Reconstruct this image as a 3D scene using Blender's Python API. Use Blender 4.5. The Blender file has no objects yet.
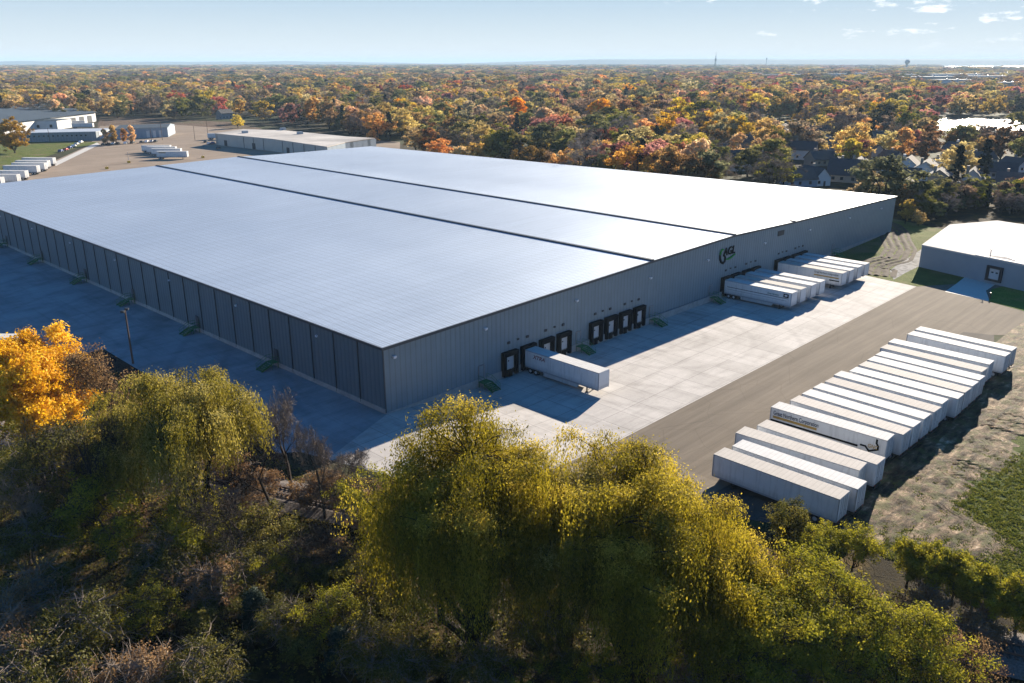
import bpy, bmesh, math, random
import numpy as np
from mathutils import Vector, Matrix
S = bpy.context.scene
C = bpy.context.scene.collection
R = math.radians

# ------------------------------------------------------------------ camera, sky, sun, exposure
CAM_F, CAM_PITCH, CAM_A2 = 816.0, math.atan(279.5/816.0), R(44.173)
CAM_C = np.array([-66.747, -90.961, 49.5])
_F = np.array([math.cos(CAM_A2), math.sin(CAM_A2), 0]); _R = np.array([math.sin(CAM_A2), -math.cos(CAM_A2), 0]); _U = np.array([0, 0, 1.])
_fw = _F*math.cos(CAM_PITCH) - _U*math.sin(CAM_PITCH); _up = _F*math.sin(CAM_PITCH) + _U*math.cos(CAM_PITCH)
def AT(u, v, z=0.0):
    """point of the world plane at height z that the survey picture shows at (u, v)"""
    d = _fw*CAM_F + _R*(u-512) - _up*(v-341.5)
    return CAM_C + d*((z-CAM_C[2])/d[2])
def PX(P):
    d = np.asarray(P, float) - CAM_C; w = d @ _fw
    return 512 + CAM_F*(d @ _R)/w, 341.5 - CAM_F*(d @ _up)/w, w

cam = bpy.data.cameras.new('camera'); co = bpy.data.objects.new('camera', cam); C.objects.link(co)
cam.sensor_width = 36.0; cam.lens = 36.0*CAM_F/1024.0; cam.clip_start = 1.0; cam.clip_end = 60000.0
M = Matrix(((_R[0], _up[0], -_fw[0]), (_R[1], _up[1], -_fw[1]), (_R[2], _up[2], -_fw[2]))).to_4x4()
co.matrix_world = Matrix.Translation(Vector(CAM_C)) @ M
S.camera = co

SUN_EL, SUN_AZ = R(19.3), R(13.8)          # azimuth from +X towards +Y
w = bpy.data.worlds.new('World'); S.world = w; w.use_nodes = True
nt = w.node_tree; nt.nodes.clear()
out = nt.nodes.new('ShaderNodeOutputWorld'); bg = nt.nodes.new('ShaderNodeBackground')
sky = nt.nodes.new('ShaderNodeTexSky'); sky.sky_type = 'NISHITA'; sky.sun_disc = False
sky.sun_elevation = SUN_EL; sky.sun_rotation = R(90)-SUN_AZ; sky.altitude = 200; sky.air_density = 1.0; sky.dust_density = 0.15; sky.ozone_density = 3.0
bg.inputs[1].default_value = 0.05
# small fair weather clouds low in the sky
tc = nt.nodes.new('ShaderNodeTexCoord'); sep = nt.nodes.new('ShaderNodeSeparateXYZ'); nt.links.new(tc.outputs['Generated'], sep.inputs[0])
def wm(op, a, b=None, c=None, clamp=False):
    n = nt.nodes.new('ShaderNodeMath'); n.operation = op; n.use_clamp = clamp
    for i, x in enumerate((a, b, c)):
        if x is None: continue
        if isinstance(x, (int, float)): n.inputs[i].default_value = x
        else: nt.links.new(x, n.inputs[i])
    return n.outputs[0]
az = wm('ARCTAN2', sep.outputs[1], sep.outputs[0]); el = wm('ARCSINE', sep.outputs[2])
cmb = nt.nodes.new('ShaderNodeCombineXYZ'); nt.links.new(wm('MULTIPLY', az, 26.0), cmb.inputs[0]); nt.links.new(wm('MULTIPLY', wm('SUBTRACT', el, .0125), 85.0), cmb.inputs[1])
nz = nt.nodes.new('ShaderNodeTexNoise'); nz.inputs['Scale'].default_value = 1.0; nz.inputs['Detail'].default_value = 6; nz.inputs['Roughness'].default_value = .62
nt.links.new(cmb.outputs[0], nz.inputs['Vector'])
right = wm('MULTIPLY_ADD', az, -2.2, 1.50, clamp=True)          # more cloud towards the south-east
thr = wm('SUBTRACT', wm('MULTIPLY_ADD', right, -0.15, 0.69), wm('MULTIPLY', right, wm('MULTIPLY', wm('MULTIPLY', wm('SUBTRACT', el, .045), 40.0, clamp=True), .09)))
cl = wm('MULTIPLY', wm('SUBTRACT', nz.outputs[0], thr), 9.0, clamp=True)
lowfade = wm('MULTIPLY', wm('SUBTRACT', el, 0.008), 40.0, clamp=True)
cl = wm('MULTIPLY', wm('MULTIPLY', wm('MULTIPLY', cl, lowfade), 0.85), wm('MULTIPLY', wm('SUBTRACT', .13, el), 25.0, clamp=True))
gr = nt.nodes.new('ShaderNodeValToRGB'); cr0 = gr.color_ramp
for _ in range(4): cr0.elements.new(.5)
for e_, (p_, c_) in zip(cr0.elements, ((0.0, (.43, .455, .465)), (.022, (.37, .42, .455)), (.075, (.245, .33, .41)), (.16, (.075, .19, .37)), (.40, (.018, .108, .29)), (1.0, (.004, .055, .185)))): e_.position = p_; e_.color = (*c_, 1)
nt.links.new(sep.outputs[2], gr.inputs[0])
gv = nt.nodes.new('ShaderNodeVectorMath'); gv.operation = 'SCALE'; gv.inputs[3].default_value = 13.2; nt.links.new(gr.outputs[0], gv.inputs[0])
msky = nt.nodes.new('ShaderNodeMix'); msky.data_type = 'RGBA'; msky.inputs[0].default_value = .975; nt.links.new(sky.outputs[0], msky.inputs[6]); nt.links.new(gv.outputs[0], msky.inputs[7])
mixc = nt.nodes.new('ShaderNodeMix'); mixc.data_type = 'RGBA'; nt.links.new(cl, mixc.inputs[0]); nt.links.new(msky.outputs[2], mixc.inputs[6]); mixc.inputs[7].default_value = (8.6, 8.7, 8.9, 1)
nt.links.new(mixc.outputs[2], bg.inputs[0]); nt.links.new(bg.outputs[0], out.inputs[0])

sl = bpy.data.lights.new('sun', 'SUN'); so = bpy.data.objects.new('sun', sl); C.objects.link(so)
sl.energy = 5.0; sl.angle = R(0.53); sl.color = (1.0, 0.88, 0.72)
sd = Vector((math.cos(SUN_EL)*math.cos(SUN_AZ), math.cos(SUN_EL)*math.sin(SUN_AZ), math.sin(SUN_EL)))
so.rotation_euler = sd.to_track_quat('Z', 'Y').to_euler(); so.location = (0, 0, 200)
S.view_settings.view_transform = 'Standard'; S.view_settings.look = 'None'; S.view_settings.gamma = 1; S.view_settings.exposure = 1.58
S.cycles.max_bounces = 5; S.cycles.diffuse_bounces = 2; S.cycles.glossy_bounces = 2; S.cycles.transmission_bounces = 3; S.cycles.transparent_max_bounces = 4
S.cycles.volume_bounces = 0; S.cycles.caustics_reflective = False; S.cycles.caustics_refractive = False

# ------------------------------------------------------------------ helpers
class MB:
    def __init__(s): s.v = []; s.f = []; s.m = []
    def quad(s, pts, m=0):
        n = len(s.v); s.v += [tuple(map(float, p)) for p in pts]; s.f.append(tuple(range(n, n+len(pts)))); s.m.append(m)
    def box(s, x0, x1, y0, y1, z0, z1, m=0):
        n = len(s.v); s.v += [(x, y, z) for z in (z0, z1) for x, y in ((x0, y0), (x1, y0), (x1, y1), (x0, y1))]
        for f in ((3, 2, 1, 0), (4, 5, 6, 7), (0, 1, 5, 4), (1, 2, 6, 5), (2, 3, 7, 6), (3, 0, 4, 7)):
            s.f.append(tuple(n+i for i in f)); s.m.append(m)
    def bar(s, p0, p1, r, m=0): s.tube(p0, p1, r, r, 4, m)
    def tube(s, p0, p1, r0, r1, k=8, m=0, cap=True):
        p0 = Vector(p0); p1 = Vector(p1); d = (p1-p0).normalized()
        a = d.orthogonal().normalized(); b = d.cross(a); n = len(s.v)
        for p, r in ((p0, r0), (p1, r1)):
            for i in range(k):
                t = 2*math.pi*(i+.5)/k; s.v.append(tuple(p + a*math.cos(t)*r + b*math.sin(t)*r))
        for i in range(k): s.f.append((n+i, n+(i+1) % k, n+k+(i+1) % k, n+k+i)); s.m.append(m)
        if cap:
            s.f.append(tuple(n+i for i in range(k))[::-1]); s.m.append(m); s.f.append(tuple(n+k+i for i in range(k))); s.m.append(m)
    def prism(s, poly, z0, z1, m=0, mtop=None):
        n = len(s.v); k = len(poly)
        g = lambda z, p: z(p) if callable(z) else z
        s.v += [(p[0], p[1], g(z0, p)) for p in poly] + [(p[0], p[1], g(z1, p)) for p in poly]
        s.f.append(tuple(range(n, n+k))[::-1]); s.m.append(m); s.f.append(tuple(range(n+k, n+2*k))); s.m.append(m if mtop is None else mtop)
        for i in range(k): s.f.append((n+i, n+(i+1) % k, n+k+(i+1) % k, n+k+i)); s.m.append(m)
    def build(s, name, mats, parent=None, smooth=False):
        me = bpy.data.meshes.new(name); me.from_pydata(s.v, [], s.f)
        mats = mats if isinstance(mats, (list, tuple)) else [mats]
        for m in mats: me.materials.append(m)
        if len(mats) > 1: me.polygons.foreach_set('material_index', s.m)
        if smooth: me.polygons.foreach_set('use_smooth', [True]*len(s.f))
        me.update(); o = bpy.data.objects.new(name, me); C.objects.link(o)
        if parent: o.parent = parent
        return o
def tag(o, label=None, cat=None, group=None, kind=None):
    if label: o['label'] = label
    if cat: o['category'] = cat
    if group: o['group'] = group
    if kind: o['kind'] = kind
    return o
def thing(name, label, cat, loc=(0, 0, 0), rz=0, group=None):
    o = bpy.data.objects.new(name, None); C.objects.link(o); o.empty_display_size = .5
    o.location = loc; o.rotation_euler = (0, 0, rz); return tag(o, label, cat, group)
def dup(o, parent=None, loc=None, rz=None, label=None):
    c = o.copy(); C.objects.link(c)
    if parent: c.parent = parent
    if loc is not None: c.location = loc
    if rz is not None: c.rotation_euler = (0, 0, rz)
    if label: c['label'] = label
    for ch in list(o.children): dup(ch, c)
    return c

class NT:
    """small wrapper for shader node trees"""
    def __init__(s, name):
        s.m = bpy.data.materials.new(name); s.m.use_nodes = True; s.t = s.m.node_tree
        s.b = s.t.nodes['Principled BSDF']; s.o = s.t.nodes['Material Output']
    def n(s, t): return s.t.nodes.new('ShaderNode'+t)
    def put(s, sock, x):
        if isinstance(x, (int, float)): sock.default_value = x
        elif isinstance(x, tuple): sock.default_value = x if len(x) == 4 or sock.type == 'VECTOR' else (*x, 1)
        else: s.t.links.new(x, sock)
    def math(s, op, a, b=None, c=None, clamp=False):
        n = s.n('Math'); n.operation = op; n.use_clamp = clamp
        for i, x in enumerate((a, b, c)):
            if x is not None: s.put(n.inputs[i], x)
        return n.outputs[0]
    def xyz(s, obj=True):
        tc = s.n('TexCoord') if obj else s.n('NewGeometry'); n = s.n('SeparateXYZ'); s.put(n.inputs[0], tc.outputs['Object' if obj else 'Position']); return n.outputs
    def vec(s, x, y, z=0.0):
        n = s.n('CombineXYZ'); s.put(n.inputs[0], x); s.put(n.inputs[1], y); s.put(n.inputs[2], z); return n.outputs[0]
    def noise(s, scale, detail=4, rough=.55, vec=None, world=False):
        n = s.n('TexNoise'); n.inputs['Scale'].default_value = scale; n.inputs['Detail'].default_value = detail; n.inputs['Roughness'].default_value = rough
        if vec is None:
            vec = s.n('NewGeometry').outputs['Position'] if world else s.n('TexCoord').outputs['Object']
        s.put(n.inputs['Vector'], vec); return n.outputs[0]
    def ramp(s, x, stops, interp='LINEAR'):
        n = s.n('ValToRGB'); r = n.color_ramp; r.interpolation = interp
        while len(r.elements) < len(stops): r.elements.new(.5)
        for e, (p, c) in zip(r.elements, stops): e.position = p; e.color = (*c, 1) if isinstance(c, tuple) else (c, c, c, 1)
        s.put(n.inputs[0], x); return n.outputs[0]
    def mix(s, f, a, b, mode='MIX'):
        n = s.n('Mix'); n.data_type = 'RGBA'; n.blend_type = mode; s.put(n.inputs[0], f); s.put(n.inputs[6], a); s.put(n.inputs[7], b); return n.outputs[2]
    def bump(s, h, strength=.3, dist=.05):
        n = s.n('Bump'); n.inputs['Strength'].default_value = strength; n.inputs['Distance'].default_value = dist; s.put(n.inputs['Height'], h); s.put(s.b.inputs['Normal'], n.outputs[0])
    def fin(s, col=None, rough=.8, metal=0.0, spec=.5):
        if col is not None: s.put(s.b.inputs['Base Color'], col)
        s.put(s.b.inputs['Roughness'], rough); s.put(s.b.inputs['Metallic'], metal); s.b.inputs['Specular IOR Level'].default_value = spec; return s.m
def line(t, x, period, width, off=0.0):
    f = t.math('FRACT', t.math('DIVIDE', t.math('ADD', x, off), period)); return t.math('LESS_THAN', f, width/period)
def simple(name, col, rough=.6, metal=0.0, var=.12, scale=1.5, spec=.5, bump=0):
    t = NT(name); n = t.noise(scale, 5, .6)
    k = t.ramp(n, [(.3, 1-var), (.7, 1.0)]); c = t.mix(1.0, col, k, 'MULTIPLY')
    if bump: t.bump(n, bump, .05)
    return t.fin(c, rough, metal, spec)

# ------------------------------------------------------------------ materials
def m_concrete(name, base, px, py, tint, joint=.55, stain=.25):
    t = NT(name); X = t.xyz()
    cell = t.vec(t.math('FLOOR', t.math('DIVIDE', X[0], px)), t.math('FLOOR', t.math('DIVIDE', X[1], py)))
    wn = t.n('TexWhiteNoise'); t.put(wn.inputs['Vector'], cell)
    v = t.math('MULTIPLY_ADD', wn.outputs[0], .12, .92)
    n1 = t.noise(.12, 6, .6); n2 = t.noise(2.5, 4, .6)
    st = t.noise(1.0, 5, .7, t.vec(t.math('MULTIPLY', X[0], .09), t.math('MULTIPLY', X[1], .55)))
    sw = t.noise(1.0, 5, .65, t.vec(t.math('MULTIPLY', X[0], .5), t.math('MULTIPLY', X[1], .06)))
    v = t.math('MULTIPLY', v, t.ramp(n1, [(.3, 1-stain), (.62, 1.0)])); v = t.math('MULTIPLY', v, t.ramp(n2, [(.3, .93), (.7, 1.03)]))
    v = t.math('MULTIPLY', v, t.ramp(st, [(.36, .84), (.5, 1.0)])); v = t.math('MULTIPLY', v, t.ramp(sw, [(.36, .86), (.5, 1.0)]))
    wv = t.n('TexWave'); wv.wave_type = 'RINGS'; wv.rings_direction = 'Z'; wv.inputs['Scale'].default_value = .035; wv.inputs['Distortion'].default_value = 3.0; wv.inputs['Detail Scale'].default_value = .02
    t.put(wv.inputs['Vector'], t.vec(t.math('ADD', X[0], -62.0), t.math('ADD', X[1], 6.0)))
    v = t.math('MULTIPLY', v, t.ramp(wv.outputs[1], [(.0, .88), (.10, 1.0)]))
    L = t.math('MAXIMUM', line(t, X[0], px, .13), line(t, X[1], py, .13, 40.0))
    v = t.math('MULTIPLY', v, t.math('MULTIPLY_ADD', L, (joint-1)*.7, 1.0))
    c = t.mix(1.0, (base*tint[0], base*tint[1], base*tint[2]), v, 'MULTIPLY')
    t.bump(n2, .15, .02); return t.fin(c, .85, 0, .15)
M_yard = m_concrete('yard_concrete', .47, 4.55, 5.7, (1.0, .945, .885))
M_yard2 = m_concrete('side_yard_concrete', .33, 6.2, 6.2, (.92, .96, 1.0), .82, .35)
def m_asphalt(name, c0, c1):
    t = NT(name); X = t.xyz(); n = t.noise(.05, 6, .65); f = t.noise(6, 3, .6)
    st = t.noise(1.0, 6, .6, t.vec(t.math('MULTIPLY', X[0], .035), t.math('MULTIPLY', X[1], .7)))
    c = t.mix(t.ramp(n, [(.3, 0.0), (.7, 1.0)]), c0, c1)
    c = t.mix(1.0, c, t.ramp(st, [(.38, .80), (.62, 1.12)]), 'MULTIPLY'); c = t.mix(1.0, c, t.ramp(f, [(.3, .9), (.7, 1.08)]), 'MULTIPLY')
    crk = t.n('TexVoronoi'); crk.feature = 'DISTANCE_TO_EDGE'; crk.inputs['Scale'].default_value = .12; t.put(crk.inputs['Vector'], t.n('TexCoord').outputs['Object'])
    c = t.mix(1.0, c, t.ramp(crk.outputs['Distance'], [(.0, .82), (.012, 1.0)]), 'MULTIPLY')
    t.bump(f, .2, .02); return t.fin(c, .9, 0, .08)
M_road = m_asphalt('worn_asphalt', (.130, .108, .084), (.170, .142, .110))
M_lot = m_asphalt('dark_lot_asphalt', (.055, .05, .047), (.09, .08, .07))
M_backyard = m_asphalt('tan_lot_asphalt', (.23, .18, .135), (.30, .24, .185))
def m_ground():
    t = NT('open_ground'); n = t.noise(.012, 6, .6, world=True); n2 = t.noise(.35, 5, .65, world=True)
    c = t.ramp(n, [(.35, (.026, .021, .013)), (.5, (.042, .036, .018)), (.62, (.035, .048, .015)), (.75, (.065, .055, .033))])
    c = t.mix(1.0, c, t.ramp(n2, [(.3, .6), (.7, 1.25)]), 'MULTIPLY'); t.bump(n2, .6, .3); return t.fin(c, .95, 0, .1)
M_ground = m_ground()
def m_grass(name, a, b, dry, scale=.25):
    t = NT(name); n = t.noise(scale, 6, .65); f = t.noise(3.0, 5, .75); d = t.noise(scale*.5, 4, .6)
    c = t.mix(t.ramp(n, [(.35, 0.0), (.65, 1.0)]), a, b); c = t.mix(t.ramp(d, [(.5, 0.0), (.66, .85)]), c, dry)
    c = t.mix(1.0, c, t.ramp(f, [(.28, .45), (.7, 1.35)]), 'MULTIPLY'); t.bump(f, .9, .25); return t.fin(c, .95, 0, .1)
M_lawn = m_grass('green_lawn', (.08, .16, .02), (.12, .21, .03), (.16, .17, .05))
M_rough = m_grass('rough_grass', (.075, .10, .018), (.12, .145, .03), (.16, .13, .065))
M_litter = m_grass('leaf_litter', (.016, .012, .006), (.036, .027, .010), (.12, .075, .015), .4)
M_brushg = m_grass('weedy_brush_ground', (.055, .080, .014), (.10, .115, .024), (.17, .125, .065), .16)
M_soil = m_grass('black_soil', (.016, .013, .011), (.028, .022, .018), (.05, .03, .02), .5)
def m_mud():
    t = NT('churned_mud'); n = t.noise(.22, 7, .7); f = t.noise(1.6, 6, .75); X = t.xyz()
    st = t.noise(1.0, 5, .7, t.vec(t.math('MULTIPLY', X[0], .25), t.math('MULTIPLY', X[1], 1.1)))
    c = t.ramp(t.math('ADD', t.math('MULTIPLY', n, .5), t.math('MULTIPLY', st, .5)), [(.40, (.030, .018, .009)), (.47, (.085, .054, .028)), (.53, (.18, .12, .068)), (.60, (.36, .26, .165)), (.67, (.60, .49, .36))])
    c = t.mix(1.0, c, t.ramp(f, [(.3, .5), (.7, 1.3)]), 'MULTIPLY')
    rut = t.math('SINE', t.math('ADD', t.math('MULTIPLY', X[1], 2.3), t.math('MULTIPLY', t.noise(.05, 3, .5), 22.0))); rut2 = t.math('SINE', t.math('ADD', t.math('MULTIPLY', t.math('ADD', X[1], t.math('MULTIPLY', X[0], .35)), 1.7), t.math('MULTIPLY', t.noise(.04, 3, .5), 26.0)))
    c = t.mix(1.0, c, t.ramp(rut, [(.72, 1.0), (.86, .5)]), 'MULTIPLY'); c = t.mix(1.0, c, t.ramp(rut2, [(.78, 1.0), (.9, .55)]), 'MULTIPLY')
    g = t.ramp(t.noise(.55, 6, .75, t.vec(X[1], X[0])), [(.50, 0.0), (.56, 1.0)]); c = t.mix(t.math('MULTIPLY', g, .8), c, (.085, .085, .025))
    t.bump(t.math('ADD', f, st), .9, .16); return t.fin(c, .85, 0, .15)
M_mud = m_mud()
def m_corr(name, col, period, depth=.04, rough=.5, axis=0, width=.4, dark=.72, metal=0.0, seam=None):
    t = NT(name); X = t.xyz(); f = t.math('FRACT', t.math('DIVIDE', X[axis], period))
    rib = t.math('LESS_THAN', f, width); n = t.noise(.35, 5, .6); n2 = t.noise(1.0, 4, .6, t.vec(t.math('MULTIPLY', X[axis], 1.2), t.math('MULTIPLY', X[2], .12)))
    v = t.math('MULTIPLY', t.math('MULTIPLY_ADD', rib, dark-1, 1.0), t.ramp(n, [(.3, .92), (.7, 1.04)])); v = t.math('MULTIPLY', v, t.ramp(n2, [(.3, .92), (.7, 1.03)]))
    c = t.mix(1.0, col, v, 'MULTIPLY'); t.bump(t.math('PINGPONG', f, .5), .5, depth*2); return t.fin(c, rough, metal)
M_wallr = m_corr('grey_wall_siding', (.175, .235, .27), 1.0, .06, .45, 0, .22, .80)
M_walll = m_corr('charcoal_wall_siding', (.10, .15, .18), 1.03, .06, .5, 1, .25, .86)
def m_roof():
    t = NT('galvanised_roof'); X = t.xyz()
    fy = t.math('FRACT', t.math('DIVIDE', X[1], .62)); seam = t.math('LESS_THAN', fy, .22)
    fx = t.math('FRACT', t.math('DIVIDE', X[0], 1.55)); pur = t.math('LESS_THAN', fx, .10)
    n = t.noise(.02, 6, .6); n2 = t.noise(1.0, 5, .6, t.vec(t.math('MULTIPLY', X[0], .012), t.math('MULTIPLY', X[1], .25)))
    pan = t.n('TexWhiteNoise'); t.put(pan.inputs['Vector'], t.vec(t.math('FLOOR', t.math('DIVIDE', X[0], 12.4)), t.math('FLOOR', t.math('DIVIDE', X[1], .62))))
    v = t.math('MULTIPLY', t.ramp(n, [(.3, .90), (.7, 1.03)]), t.ramp(n2, [(.3, .95), (.7, 1.02)])); v = t.math('MULTIPLY', v, t.math('MULTIPLY_ADD', pan.outputs[0], .06, .95))
    v = t.math('MULTIPLY', v, t.math('MULTIPLY_ADD', seam, -.42, 1.0)); v = t.math('MULTIPLY', v, t.math('MULTIPLY_ADD', pur, -.26, 1.0))
    c = t.mix(1.0, (.49, .57, .66), v, 'MULTIPLY'); t.bump(seam, .35, .05)
    return t.fin(c, t.ramp(n, [(.3, .52), (.7, .58)]), .60)
M_roof = m_roof()
M_found = simple('foundation_concrete', (.36, .36, .35), .85, var=.3, scale=.8)
M_trim = simple('dark_eave_trim', (.05, .06, .07), .5)
M_dark = simple('dark_joint_metal', (.018, .026, .036), .5)
M_black = simple('black_rubber', (.012, .012, .013), .9, spec=.1)
M_door = simple('white_dock_door', (.55, .56, .57), .5)
M_green = simple('green_painted_steel', (.02, .15, .045), .5)
M_yel = simple('yellow_paint', (.65, .42, .03), .5)
M_steel = simple('grey_steel', (.30, .31, .33), .4, .6)
def m_tpaint():
    t = NT('white_trailer_paint'); X = t.xyz(); oi = t.n('ObjectInfo'); n = t.noise(1.2, 5, .6); st = t.noise(1.0, 5, .65, t.vec(t.math('MULTIPLY', X[1], 2.2), t.math('MULTIPLY', X[2], .25), t.math('MULTIPLY', oi.outputs['Random'], 40)))
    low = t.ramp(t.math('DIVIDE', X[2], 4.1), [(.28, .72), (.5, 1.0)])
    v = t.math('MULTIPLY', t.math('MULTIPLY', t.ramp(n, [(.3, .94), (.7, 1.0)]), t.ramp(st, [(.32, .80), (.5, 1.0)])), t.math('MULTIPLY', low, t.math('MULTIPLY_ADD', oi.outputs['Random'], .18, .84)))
    c = t.mix(1.0, (.71, .72, .72), v, 'MULTIPLY'); return t.fin(c, .45, 0, .4)
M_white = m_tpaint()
M_white2 = simple('cream_trailer_paint', (.66, .64, .60), .4, 0, .12, 1.2)
def m_troof(name, col, rough):
    t = NT(name); X = t.xyz(); bow = t.math('PINGPONG', t.math('DIVIDE', X[1], .61), .5)
    n = t.noise(.9, 5, .65); c = t.mix(1.0, col, t.ramp(n, [(.3, .86), (.7, 1.0)]), 'MULTIPLY'); oi = t.n('ObjectInfo'); c = t.mix(1.0, c, t.ramp(bow, [(.0, .84), (.14, 1.0)]), 'MULTIPLY'); c = t.mix(1.0, c, t.math('MULTIPLY_ADD', oi.outputs['Random'], .14, .90), 'MULTIPLY')
    t.bump(bow, .4, .03); return t.fin(c, rough, 0, .15)
M_troof = m_troof('white_trailer_roof', (.54, .54, .53), .8)
M_troof2 = m_troof('cream_trailer_roof', (.50, .465, .42), .85)
M_rail = simple('aluminium_rail', (.34, .35, .37), .7, .1)
M_chassis = simple('black_chassis', (.02, .02, .022), .6)
M_tyre = simple('tyre_rubber', (.018, .018, .018), .85)
M_rim = simple('wheel_rim', (.62, .62, .62), .4, .3)
M_red = simple('dark_red_lettering', (.22, .015, .012), .5)
M_navy = simple('navy_lettering', (.02, .04, .08), .5)
M_gold = simple('gold_stripe', (.35, .22, .05), .5)
M_teal = simple('teal_lettering', (.03, .16, .15), .5)
M_lgreen = simple('leaf_green_sign', (.03, .24, .04), .7, spec=.1)
M_glass = simple('dark_window_glass', (.02, .03, .04), .08, 0, .05, 1, .8)
M_tail = simple('red_tail_lamp', (.45, .01, .01), .3)
M_wood = simple('weathered_pole_wood', (.12, .075, .05), .9, 0, .4, 2)
M_lamp = simple('pale_fixture', (.75, .75, .78), .3)
M_ballast = simple('rail_ballast', (.17, .145, .13), .95, 0, .6, 5, .2, .8)
M_railst = simple('rail_steel', (.16, .11, .09), .45, .6)
M_tie = simple('railway_tie', (.07, .05, .04), .9)
M_bark = simple('grey_brown_bark', (.060, .046, .036), .95, 0, .5, 3, .2, .6)
M_barkd = simple('dark_wet_bark', (.030, .023, .018), .95, 0, .5, 3, .2, .6)
M_twig = simple('pale_bare_twigs', (.21, .17, .135), .9, 0, .3, 2, .2)
M_wbuild = simple('white_painted_block', (.66, .66, .64), .7, 0, .15, .15)
M_bluewall = m_corr('blue_grey_siding', (.26, .33, .40), .9, .04, .5, 0, .25, .9)
M_creamwall = m_corr('cream_panel_wall', (.50, .46, .40), 6.0, .04, .7, 0, .03, .7)
M_gwall = m_corr('grey_green_wall', (.23, .27, .29), .8, .04, .6, 1, .3, .85)
M_bluroof = simple('slate_blue_roof', (.06, .085, .11), .8, 0, .2, .03, .15)
M_wroof = simple('white_membrane_roof', (.62, .59, .55), .9, 0, .3, .06, .1)
M_broof = simple('brownish_flat_roof', (.36, .31, .26), .7, 0, .45, .05)
M_field = m_grass('bare_brown_field', (.11, .075, .055), (.14, .10, .07), (.10, .09, .05), .04)
M_kerb = simple('pale_kerb', (.5, .48, .44), .8)

# ------------------------------------------------------------------ ground and paving
BK = [0., 18., 145., 190.]
def hz(x, y=0):
    if x <= 0 or x >= 190 or y > 100: return 0.0
    if x < 18: return -1.2*x/18
    if x > 145: return -1.2*(190-x)/45
    return -1.2
def sheet(name, poly, mat, off, label=None, kind='structure', base=hz):
    bm = bmesh.new(); vs = [bm.verts.new((p[0], p[1], 0)) for p in poly]; bm.faces.new(vs)
    for b in BK:
        bmesh.ops.bisect_plane(bm, geom=bm.verts[:]+bm.edges[:]+bm.faces[:], plane_co=(b, 0, 0), plane_no=(1, 0, 0))
    bmesh.ops.bisect_plane(bm, geom=bm.verts[:]+bm.edges[:]+bm.faces[:], plane_co=(0, 100, 0), plane_no=(0, 1, 0))
    bmesh.ops.triangulate(bm, faces=bm.faces[:])
    for v in bm.verts: v.co.z = base(v.co.x, v.co.y-.01) + off
    bmesh.ops.recalc_face_normals(bm, faces=bm.faces[:])
    for f in bm.faces:
        if f.normal.z < 0: f.normal_flip()
    me = bpy.data.meshes.new(name); bm.to_mesh(me); bm.free(); me.materials.append(mat)
    o = bpy.data.objects.new(name, me); C.objects.link(o); return tag(o, label, kind=kind)
G = 26000.0
# the great ground sheet, dipping with the dock yard
gm = MB(); xs = [-G, 0, 18, 145, 190, G]; ys = [-G, 100, G]
for i in range(5):
    for j in range(2):
        q = [(xs[i], ys[j]), (xs[i+1], ys[j]), (xs[i+1], ys[j+1]), (xs[i], ys[j+1])]
        gm.quad([(a, b, (hz(a, 0) if j == 0 else 0) if not (b == 100 and j == 0) else hz(a, 0)) for a, b in q])
tag(gm.build('ground', M_ground), kind='structure')
def P2(pts, z=0): return [tuple(AT(u, v, z)[:2]) for u, v in pts]
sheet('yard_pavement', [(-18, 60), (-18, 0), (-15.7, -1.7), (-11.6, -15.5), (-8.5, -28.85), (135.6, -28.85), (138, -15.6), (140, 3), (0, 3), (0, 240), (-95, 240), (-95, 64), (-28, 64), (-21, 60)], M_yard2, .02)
sheet('dock_apron', [(-12.2, -12), (-8.5, -28.85), (135.6, -28.85), (138.4, -13.0), (138.4, -.02), (.5, -.02), (-14, -6)], M_yard, .028)
sheet('service_road', [(-8.5, -28.85), (-3.0, -46), (16, -49), (106, -50.4), (112, -57.5), (142, -52), (175, -62), (420, -150), (420, -95), (152.0, -39.5), (135.6, -28.85)], M_road, .024)
sheet('trailer_lot', [(9, -46.5), (106, -48), (108, -53), (92, -57.2), (60, -57.2), (18, -57.2), (14, -57.2)], M_lot, .032)
sheet('grass_verge', [(138.4, -13), (135.6, -28.85), (149.5, -38), (157, -31), (158, -23), (177, -17), (225, -22), (240, 60), (215, 200), (193.5, 100), (193.5, -.5), (138.4, -.5)], M_rough, .036)
sheet('driveway', P2([(945, 291), (990, 301), (986, 290), (1006, 278), (968, 275)], -1), M_kerb, .05)
sheet('lawn', [tuple(AT(u, v, -.6)[:2]) for u, v in ((989, 299), (1060, 318), (1060, 286), (1024, 280), (992, 287))], M_lawn, .06)
sheet('black_soil_bank', [(-17.9, 58), (-17.9, 0), (-15.9, -1.7), (-24, -3), (-31, 20), (-33, 45), (-27, 60)], M_soil, .012)
sheet('woodland_floor', [(-120, 60), (-30, 60), (-31, 20), (-24, -3), (-12, -16), (-8.7, -29), (-3.1, -46.2), (8.9, -46.7), (11.9, -61.2), (18, -64.2), (30, -71), (22, -130), (-120, -130)], M_litter, .008)
sheet('weedy_field', [(17.9, -64.3), (60, -64.5), (100, -72), (180, -100), (180, -150), (20, -150), (14, -80)], M_brushg, .010)
sheet('wet_track_verge', [tuple(AT(u, v, -.5)[:2]) for u, v in ((900, 262), (921, 250), (926, 262), (905, 271), (894, 277), (890, 268))], simple('melting_frost', (.30, .30, .30), .9, 0, .75, .8, .1), .044)
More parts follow.
